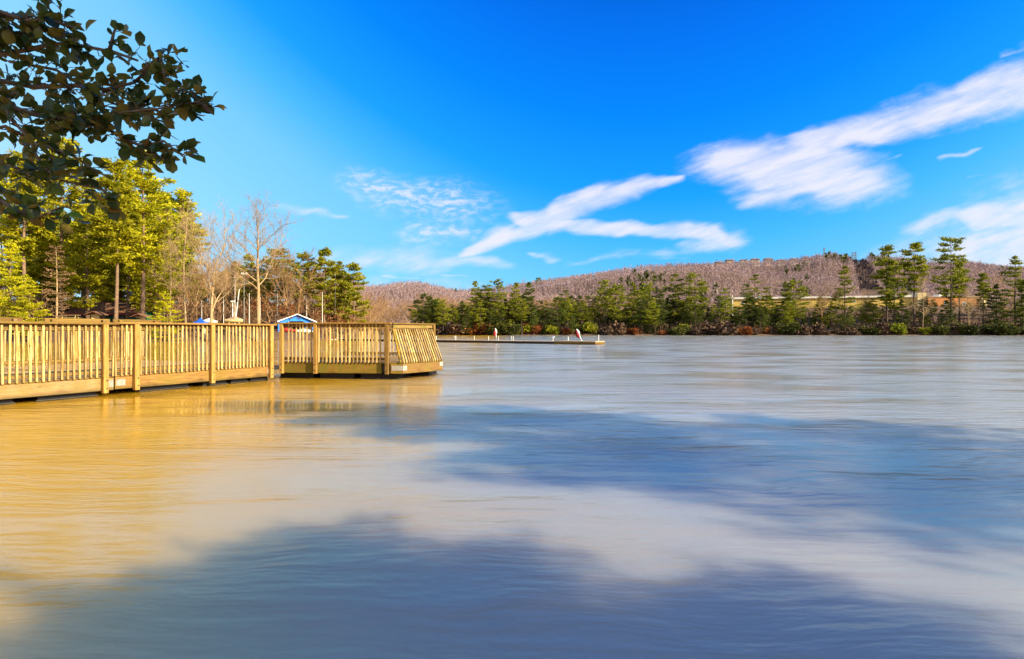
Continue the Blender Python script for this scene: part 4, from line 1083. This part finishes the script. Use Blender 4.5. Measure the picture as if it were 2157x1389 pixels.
M['brick'] = simple('orange_brick', (0.40,0.17,0.06), 0.9, 0.12, 0.8)
M['pale_wall'] = simple('pale_yellow_wall', (0.72,0.58,0.30), 0.8, 0.06, 0.5)
M['glass'] = simple('window_glass', (0.10,0.13,0.17), 0.15, 0.1, spec=0.6)
M['house_tan'] = simple('house_tan_wall', (0.34,0.25,0.19), 0.8)
M['house_white'] = simple('house_pale_wall', (0.55,0.47,0.41), 0.8)
M['house_roof'] = simple('house_grey_roof', (0.16,0.12,0.12), 0.9)

Dc = 98.0; xa, xb = X_at(140,Dc), X_at(308,Dc); zc = float(gz((xa+xb)/2,Dc))-0.2; zeave = at(0,660,Dc).z-zc; zridge = at(0,637,Dc).z-zc
cab = empty('cabin', ((xa+xb)/2,Dc,zc), R_(-4), 'low green lakeside cabin with brown roof and red eaves', 'building')
w = (xb-xa)/2
for i in range(int(2*w/0.6)):
    x0 = -w+i*0.6
    if 3 <= i <= 4 or 9 <= i <= 10 or 15 <= i <= 16: continue
    MB().box(x0+.012, x0+.588, 0, 0.08, 0, zeave).obj('siding_panel', M['green_wall'], cab)
MB().box(-w,w,0.09,6.0,0,zeave).obj('wall', M['green_wall'], cab)
for i in (3,9,15):
    x0 = -w+i*0.6
    fr = MB().box(x0+.02,x0+1.18,-.02,.085,zeave*0.28,zeave*0.92).obj('window', M['dark'], cab)
    MB().box(x0+.12,x0+1.08,-.045,-.022,zeave*0.35,zeave*0.86).obj('pane', M['glass'], fr)
rows = 9
for side in (0,1):
    for k in range(rows):
        t0, t1 = k/rows, (k+1)/rows
        ya, yb = lerp(-0.8,3.0,t0), lerp(-0.8,3.0,t1+0.02); z0, z1 = lerp(zeave-.1,zridge,t0), lerp(zeave-.1,zridge,t1+.02)
        if side: ya, yb = 6.0-ya, 6.0-yb
        mb = MB(); th = 0.06
        mb.add([(-w-.5,ya,z0+.04),(w+.5,ya,z0+.04),(w+.5,yb,z1),(-w-.5,yb,z1),(-w-.5,ya,z0+.04-th),(w+.5,ya,z0+.04-th),(w+.5,yb,z1-th),(-w-.5,yb,z1-th)],
               [(0,1,2,3),(7,6,5,4),(0,4,5,1),(1,5,6,2),(2,6,7,3),(3,7,4,0)])
        mb.obj('shingle_course', M['shingle'], cab)
MB().box(-w-.52,w+.52,-.86,-.815,zeave-.32,zeave-.09).obj('eave_trim', M['red_trim'], cab)
for sx in (-1,1):
    MB().add([(sx*w,0.1,zeave),(sx*w,5.9,zeave),(sx*w,3,zridge-.1),(sx*(w-.1),0.1,zeave),(sx*(w-.1),5.9,zeave),(sx*(w-.1),3,zridge-.1)],[(0,1,2),(3,5,4),(0,3,4,1),(1,4,5,2),(2,5,3,0)]).obj('gable', M['green_wall'], cab)
# low wing left of it
D2 = 100.0; xa2, xb2 = X_at(104,D2), X_at(138,D2); zc2 = float(gz(xa2,D2))-.2; e2 = at(0,653,D2).z-zc2
wing = empty('shed', ((xa2+xb2)/2,D2,zc2), 0, 'dark shed with shallow brown roof tucked against the left end of the cabin', 'building')
w2 = (xb2-xa2)/2
MB().box(-w2,w2,0,4,0,e2).obj('wall', M['dark'], wing)
MB().add([(-w2-.4,-.6,e2-.1),(w2+.4,-.6,e2-.1),(w2+.4,4.4,e2+.9),(-w2-.4,4.4,e2+.9),(-w2-.4,-.6,e2+.02),(w2+.4,-.6,e2+.02),(w2+.4,4.4,e2+1.02),(-w2-.4,4.4,e2+1.02)],[(3,2,1,0),(4,5,6,7),(0,1,5,4),(1,2,6,5),(2,3,7,6),(3,0,4,7)]).obj('roof', M['shingle'], wing)
MB().box(-w2-.4,w2+.4,-.66,-.605,e2-.2,e2+.03).obj('eave_trim', M['red_trim'], wing)
def kiosk(px0, px1, yap, yeave, D, lab):
    x0, x1 = X_at(px0,D), X_at(px1,D); z = float(gz((x0+x1)/2,D))-.1; za = at(0,yap,D).z-z; ze = at(0,yeave,D).z-z; hw = (x1-x0)/2
    r = empty('notice_shelter', ((x0+x1)/2,D,z), 0, lab, 'shelter', 'small roofed shelters before the cabin')
    for sx in (-1,1):
        MB().add([(0,-.7,za),(sx*hw,-.7,ze),(sx*hw,.7,ze),(0,.7,za),(0,-.7,za-.09),(sx*hw,-.7,ze-.09),(sx*hw,.7,ze-.09),(0,.7,za-.09)],
                 [(0,1,2,3),(4,7,6,5),(0,4,5,1),(1,5,6,2),(2,6,7,3)] if sx<0 else [(3,2,1,0),(5,6,7,4),(1,5,4,0),(2,6,5,1),(3,7,6,2)]).obj('roof', M['shingle'], r)
    MB().bbox(-.13,.13,-.1,.1,0,za-.1,.02).obj('post', M['table'], r)
    MB().box(-hw*.7,hw*.7,-.04,.04,ze-.15,ze-.02).obj('beam', M['table'], r)
    MB().box(-hw*.45,hw*.45,-.16,-.105,0.7,1.5).obj('board', M['table'], r)
kiosk(184,221,656,663,79,'small roofed post shelter before the green wall of the cabin, left one')
kiosk(281,313,661,667,80,'small roofed post shelter at the right corner of the cabin, in tree shade')
Dt = 78.0; tx = X_at(148,Dt); tz = float(gz(tx,Dt))
tb = empty('picnic_table', (tx,Dt,tz), R_(8), 'pale timber picnic table left of the small shelter before the cabin', 'table')
ht = at(0,664,Dt).z-tz
if ht > 1.2: tb.location.z = at(0,664,Dt).z-0.78; ht = 0.78
for k in range(5): MB().bbox(-1.1,1.1,-.36+k*.15,-.36+k*.15+.14,ht-.04,ht,.006).obj('board', M['table'], tb)
for sy in (-1,1): MB().bbox(-1.1,1.1,sy*.72-.13,sy*.72+.13,.42,.46,.006).obj('seat', M['table'], tb)
for sx in (-.8,.8):
    for sy in (-1,1): MB().tube([(sx,sy*.68,-.3),(sx,sy*.2,ht-.05)],.045,4).obj('leg', M['table'], tb)
# blue pavilion
Dp = 92.0; xp = X_at(624,Dp); zp = float(gz(xp,Dp))-.1
pav = empty('pavilion', (xp,Dp,zp), R_(42), 'open pavilion with bright blue gable and brown roof behind the dock corner', 'pavilion')
ap = at(0,662,Dp).z-zp; ev = at(0,675.5,Dp).z-zp; hw = 2.85; dp = 3.4
gab = MB(); lo = at(0,681,Dp).z-zp
prof_o = [(-hw+.35,ev+.02),(0,ap-.12),(hw-.35,ev+.02)]
for i in range(20):   # vertical blue boards of the gable, cut to the chamfered opening
    x0 = -2.85+i*0.285; x1 = x0+.275; xm = (x0+x1)/2
    zt = lambda x: ap-.14-(ap-ev-.02)*abs(x)/hw
    op = lambda x: ev-.10 if abs(x) < 1.2 else max(lo, ev-.10-(abs(x)-1.2)*0.75)
    if abs(xm) > 2.0: op = lambda x: lo-.1+.0*x
    mb = MB(); pts = [(x0,op(x0)),(x1,op(x1)),(x1,zt(x1)),(x0,zt(x0))]
    mb.add([(a,0,b) for a,b in pts]+[(a,.05,b) for a,b in pts],[(0,1,2,3),(7,6,5,4),(0,4,5,1),(1,5,6,2),(2,6,7,3),(3,7,4,0)])
    mb.obj('gable_board', M['blue'], pav)
for sx in (-1,1):
    MB().add([(0,-.5,ap),(sx*(hw+.3),-.5,ev-.15),(sx*(hw+.3),dp,ev-.15),(0,dp,ap),(0,-.5,ap-.1),(sx*(hw+.3),-.5,ev-.25),(sx*(hw+.3),dp,ev-.25),(0,dp,ap-.1)],
             [(0,1,2,3),(4,7,6,5),(0,4,5,1),(1,5,6,2),(2,6,7,3)] if sx<0 else [(3,2,1,0),(5,6,7,4),(1,5,4,0),(2,6,5,1),(3,7,6,2)]).obj('roof', M['shingle'], pav)
    MB().add([(0,-.56,ap+.04),(sx*(hw+.34),-.56,ev-.12),(sx*(hw+.34),-.56,ev-.3),(0,-.56,ap-.07),(0,-.505,ap+.04),(sx*(hw+.34),-.505,ev-.12),(sx*(hw+.34),-.505,ev-.23),(0,-.505,ap-.07)],
             [(0,1,2,3),(4,7,6,5),(0,4,5,1),(1,5,6,2),(2,6,7,3)]).obj('barge_board', M['white'], pav)
    for yy in (.1,dp-.3): MB().bbox(sx*2.75-.1,sx*2.75+.1,yy,yy+.2,0,ev-.12,.01).obj('post', M['blue'], pav)
# poles and masts
for (px, yt, D, r0, mt, lab) in (
    (425,636,86,.06,'white','slim white mast standing above the blue peaked canopy'),
    (471,629,88,.07,'white','white mast right of the forked bare tree'),
    (495,581,92,.06,'white','tall thin pale mast left of the lamp pole'),
    (525,620,86,.08,'white','white mast just right of the lamp pole'),
    (548,628,86,.06,'white','white mast against the tallest bare trunk'),
    (584,620,96,.08,'white','white mast rising behind the left slope of the blue pavilion'),
    (608,626,99,.08,'white','white mast rising behind the pavilion left of its peak'),
    (646,623,97,.08,'white','white mast rising behind the pavilion right of its peak'),
    (679,618,90,.08,'white','white mast standing clear to the right of the pavilion'),
    (580,668,100,.05,'white','short white mast beside the left pavilion eave'),
    (706,580,96,.05,'steel','thin grey pole in front of the pine clump on the point')):
    x = X_at(px,D); z = float(gz(x,D))-.2; h = at(0,yt,D).z-z
    g = empty('mast', (x,D,z), 0, lab, 'mast', 'boat masts on the left bank')
    r0 *= 0.72; MB().tube([(0,0,0),(0,0,h*.6),(0,0,h)],[r0,r0*.85,r0*.6],6).obj('pole', M[mt], g)
    MB().tube([(0,0,h),(0,0,h+.12)],[r0*.9,r0*.9],6).obj('cap', M['white'], g)
D = 87.0; a_, b_ = at(494,672,D), at(504,609,D)
g = empty('mast', a_, 0, 'white mast leaning to the right between two upright poles', 'mast', 'boat masts on the left bank')
MB().tube([(0,0,-1.2),b_-a_],[.11,.07],6).obj('pole', M['white'], g); MB().tube([Vector((-.9,0,-1.2)),(b_-a_)*.35],[.04,.03],4).obj('stay', M['table'], g)
for (px, yt, D, lab, big) in ((514,579,85,'tall dark lamp pole with white box light among the masts',1.0),(490,637,84,'short white lamp pole below the leaning mast',.7)):
    x = X_at(px,D); z = float(gz(x,D))-.2; h = at(0,yt,D).z-z
    g = empty('lamp_post', (x,D,z), 0, lab, 'lamp post')
    MB().tube([(0,0,0),(0,0,h)],[.13*big,.08*big],8).obj('pole', M['steel' if big==1 else 'white'], g)
    MB().bbox(-.30*big,.42*big,-.25*big,.25*big,h,h+.30*big,.05).obj('lamp_head', M['lamp'], g)
# canopy, covered boat, canoe, white box on the shore
D = 82.0; x = X_at(422,D); z = at(0,680,D).z
g = empty('canopy', (x,D,float(gz(x,D))-.1), R_(20), 'blue peaked canopy showing over the railing below the bare trees', 'canopy')
zb = g.location.z; k = z-zb; mb = MB()
ring = [(math.cos(t*math.pi/4+.39)*1.0,math.sin(t*math.pi/4+.39)*1.0) for t in range(8)]
vs = [(0,0,k+.72)]+[(a*.45,b*.45,k+.28) for a,b in ring]+[(a*1.05,b*1.05,k) for a,b in ring]+[(a*1.08,b*1.08,k-.2) for a,b in ring]
mb.add(vs,[(0,1+i,1+(i+1)%8) for i in range(8)]+[(1+i,9+i,9+(i+1)%8,1+(i+1)%8) for i in range(8)]+[(9+i,17+i,17+(i+1)%8,9+(i+1)%8) for i in range(8)])
mb.obj('roof', M['blue_cloth'], g)
for a,b in ((.7,.7),(-.7,.7),(.7,-.7),(-.7,-.7)): MB().tube([(a,b,0),(a,b,k)],.03,5).obj('leg', M['white'], g)
def boat_hull(L, B, H):
    mb = MB(); n = 9; vs = []; fs = []
    for i in range(n):
        t = i/(n-1); w = B/2*(1-abs(2*t-1)**2.4)+.02; sheer = .18*(2*t-1)**2*H
        for (fx,fz) in ((-1,1),(-.8,.35),(0,0),(.8,.35),(1,1)): vs.append((L*(t-.5), fx*w, fz*H+sheer))
    for i in range(n-1):
        for j in range(4): fs.append((i*5+j,(i+1)*5+j,(i+1)*5+j+1,i*5+j+1))
        fs.append((i*5+4,(i+1)*5+4,(i+1)*5,i*5))
    return mb.add(vs,fs)
def boat(px, y, D, L, B, H, mt, top, lab, rz):
    p = at(px,y,D); g = empty('boat', (p.x,D,p.z), rz, lab, 'boat', 'boats stored on the left bank')
    boat_hull(L,B,H).obj('hull', M[mt], g, smooth=True)
    MB().tube([(-L*.42,0,H*1.02),(0,0,H*1.25),(L*.42,0,H*1.05)],[.06,B*.36,.06],8).obj('cover', M[top], g)
    for sx in (-.25,.25): MB().box(L*sx-.06,L*sx+.06,-B*.35,B*.35,float(gz(p.x,D))-p.z-.1,H*.22).obj('trestle', M['table'], g)
boat(494,681,83,2.6,1.2,.5,'table','house_tan','small boat under a tan cover at the foot of the leaning mast',R_(20))
boat(440,681.5,83,2.4,1.0,.32,'white','white','low white boat right of the blue canopy',R_(5))
boat(603,701,91,3.2,.9,.4,'red','red_trim','red boat seen through the railing below the blue pavilion',R_(8))
boat(640,702,92,3.0,.9,.35,'white','white','white boat seen through the railing right of the red boat',R_(4))
p = at(703,712,92); g = empty('utility_box', (p.x,92,float(gz(p.x,92))), 0, 'white box on the shore seen through the end platform railing', 'box')
MB().bbox(-.35,.35,-.25,.25,0,.9,.03).obj('body', M['white'], g); MB().box(-.38,.38,-.28,.28,.905,.98).obj('lid', M['white'], g)

# ------------------------------------------------------------------ buildings across the lake and on the ridge
a0 = Vector((X_at(1543,264),264,0)); a1 = Vector((X_at(1931,247),247,0)); wd = (a1-a0); WL = wd.length; wa = math.atan2(wd.y,wd.x)
zt_ = at(0,627,264).z; zb_ = 8.5
wh = empty('warehouse', (a0.x,a0.y,zb_), wa, 'long yellow warehouse with white roof edge behind the far pines', 'building')
hh = zt_-zb_
npan = 26
for i in range(npan):
    MB().box(WL*i/npan+.04, WL*(i+1)/npan-.04, 0, .2, 0, hh-.85).obj('wall_panel', M['tan_wall'], wh)
MB().box(0.02,WL-.02,.22,40,0,hh-.9).obj('wall', M['tan_wall'], wh)
MB().box(-.6,WL+.6,-.6,41,hh-.82,hh).obj('roof', M['white_roof'], wh)
for i in (1,8,17):
    x0 = WL*(i+.3)/npan; f_ = MB().box(x0,x0+1.5,-.06,-.005,hh-2.9,hh-1.9).obj('window', M['white'], wh)
    MB().box(x0+.15,x0+1.35,-.1,-.063,hh-2.75,hh-2.05).obj('pane', M['glass'], f_)
MB().box(WL*.17,WL*.17+2.5,6,9,hh+.01,hh+1.3).obj('roof_unit', M['white'], wh)
MB().box(WL-.1,WL+3.2,-1.2,8,0,hh+1.0).obj('end_tower', M['pale_wall'], wh)
c0 = Vector((X_at(1955,244),244,0)); bw = X_at(2062,244)-c0.x; zbt = at(0,627,244).z-8.5
br = empty('brick_building', (c0.x,244,8.5), R_(-3), 'flat orange brick building behind the tallest far pine', 'building')
MB().box(0,bw,0,25,0,zbt).obj('wall', M['brick'], br); MB().box(-.3,bw+.3,-.3,25.3,zbt+.003,zbt+.5).obj('parapet', M['house_tan'], br)
for x0 in (6.5,14):
    f_ = MB().box(x0,x0+1.6,-.06,-.004,zbt-3.6,zbt-2.0).obj('window', M['white'], br); MB().box(x0+.15,x0+1.45,-.1,-.063,zbt-3.45,zbt-2.15).obj('pane', M['glass'], f_)
MB().box(bw*.40,bw*.62,6,10,zbt+.51,zbt+1.7).obj('roof_unit', M['white_roof'], br)
MB().box(bw-.2,bw+1.9,-.8,6,0,zbt-.2).obj('end_tower', M['pale_wall'], br)
for (px, yt, yb, wpx, D, wl, lab) in (
    (1216,588,592,9,690,'house_white','pale house low on the ridge at its left shoulder'),(1282,577,581,12,690,'house_tan','brown low house on the ridge right of the pale one'),
    (1335,570,576,17,690,'house_tan','grey roofed house between bare crowns on the left ridge'),(1420,566,570,10,690,'house_white','small pale house half hidden by bare crowns on the ridge'),(1472,555,563,10,690,'house_white','tall narrow pale house on the ridge'),
    (1504,549,556,12,690,'house_tan','low tan house left of the row of ridge houses'),(1528,545,551,14,690,'house_tan','wide dark roofed house on the ridge'),(1556,545,549,13,690,'house_white','low pale house with long roof on the ridge'),
    (1580,543,551,15,690,'house_white','pale two storey house on the ridge above the warehouse corner'),(1608,542,552,15,690,'house_tan','tan house with steep roof on the ridge'),(1633,545,552,14,690,'house_white','pale house right of the steep roofed one on the ridge'),
    (1661,543,549,12,690,'house_white','small white house on the ridge'),(1687,541,550,16,690,'house_white','large pale house on the ridge crest'),(1771,544,551,15,690,'house_white','white house standing alone below the ridge top'),(1708,545,551,14,690,'house_tan','brown house next to the large pale one on the crest')):
    x = X_at(px,D); z0 = at(0,yb,D).z-2.2; z1 = at(0,yt,D).z-2.7; w = wpx/F*D/2; g0 = float(gz(x,D)); y0 = D-16
    h_ = empty('house', (x,y0,z0), R_(rs.uniform(-15,15)), lab, 'house', 'houses along the ridge')
    zz = (z1-z0); MB().box(-w,w,0,8,min(0,g0-z0)-4,zz*.62).obj('wall', M[wl], h_)
    MB().add([(-w-.6,-.8,zz*.60),(w+.6,-.8,zz*.60),(w+.6,8.8,zz*.60),(-w-.6,8.8,zz*.60),(-w*.8,4,zz*1.05),(w*.8,4,zz*1.05)],[(0,1,5,4),(1,2,5),(2,3,4,5),(3,0,4),(0,3,2,1)]).obj('roof', M['house_roof'], h_)
    for xx in (-.6,0,.6):
        MB().box(xx*w-.7,xx*w+.7,-.12,-.01,zz*.16,zz*.46).obj('window', M['glass'], h_)
def lattice(px, yt, yb, D, name, lab, arms, wb):
    x = X_at(px,D); zb = min(at(0,yb,D).z, float(gz(x,D))); h = at(0,yt,D).z-zb
    g = empty(name, (x,D,zb), 0, lab, name.split('_')[-1], 'pylons of the cleared strip' if name=='power_pylon' else None)
    mb = MB()
    for sx in (-1,1):
        for sy in (-1,1): mb.tube([(sx*wb,sy*wb,0),(sx*wb*.35,sy*wb*.35,h)],.16,4)
    for k in range(8):
        za, zb2 = h*k/8, h*(k+1)/8; wa_, wb_ = wb*(1-.65*k/8), wb*(1-.65*(k+1)/8); sg = 1 if k%2 else -1
        mb.tube([(-sg*wa_,-wa_,za),(sg*wb_,-wb_,zb2)],.09,3,False); mb.tube([(-sg*wa_,wa_,za),(sg*wb_,wb_,zb2)],.09,3,False)
    mb.obj('mast', M['steel'], g)
    for (zf, aw) in arms: MB().tube([(-aw,0,h*zf),(aw,0,h*zf)],.16,4).obj('arm', M['steel'], g)
lattice(1736,522,546,690,'radio_tower','thin lattice tower with antennas standing on the hilltop',((.98,1.6),(.85,1.2)),.9)
lattice(1796,532,549,690,'power_pylon','left pylon of the pair on the ridge above the cleared strip',((.95,2.6),(.8,3.2),(.65,2.6)),1.3)
lattice(1802,531,549,695,'power_pylon','right pylon of the pair on the ridge above the cleared strip',((.95,2.6),(.8,3.2),(.65,2.6)),1.3)
lattice(1818,573,592,560,'power_pylon','pylon standing halfway down in the dark cleared strip',((.95,2.6),(.8,3.2),(.65,2.6)),1.2)
x = X_at(1543,225); g = empty('utility_pole', (x,225,float(gz(x,225))-.3), 0, 'thin pale pole at the left corner of the yellow warehouse', 'pole')
hp = at(0,622,225).z-g.location.z; MB().tube([(0,0,0),(0,0,hp)],[.2,.12],6).obj('shaft', M['white'], g); MB().tube([(-.6,0,hp*.97),(.6,0,hp*.97)],.08,4).obj('arm', M['steel'], g)
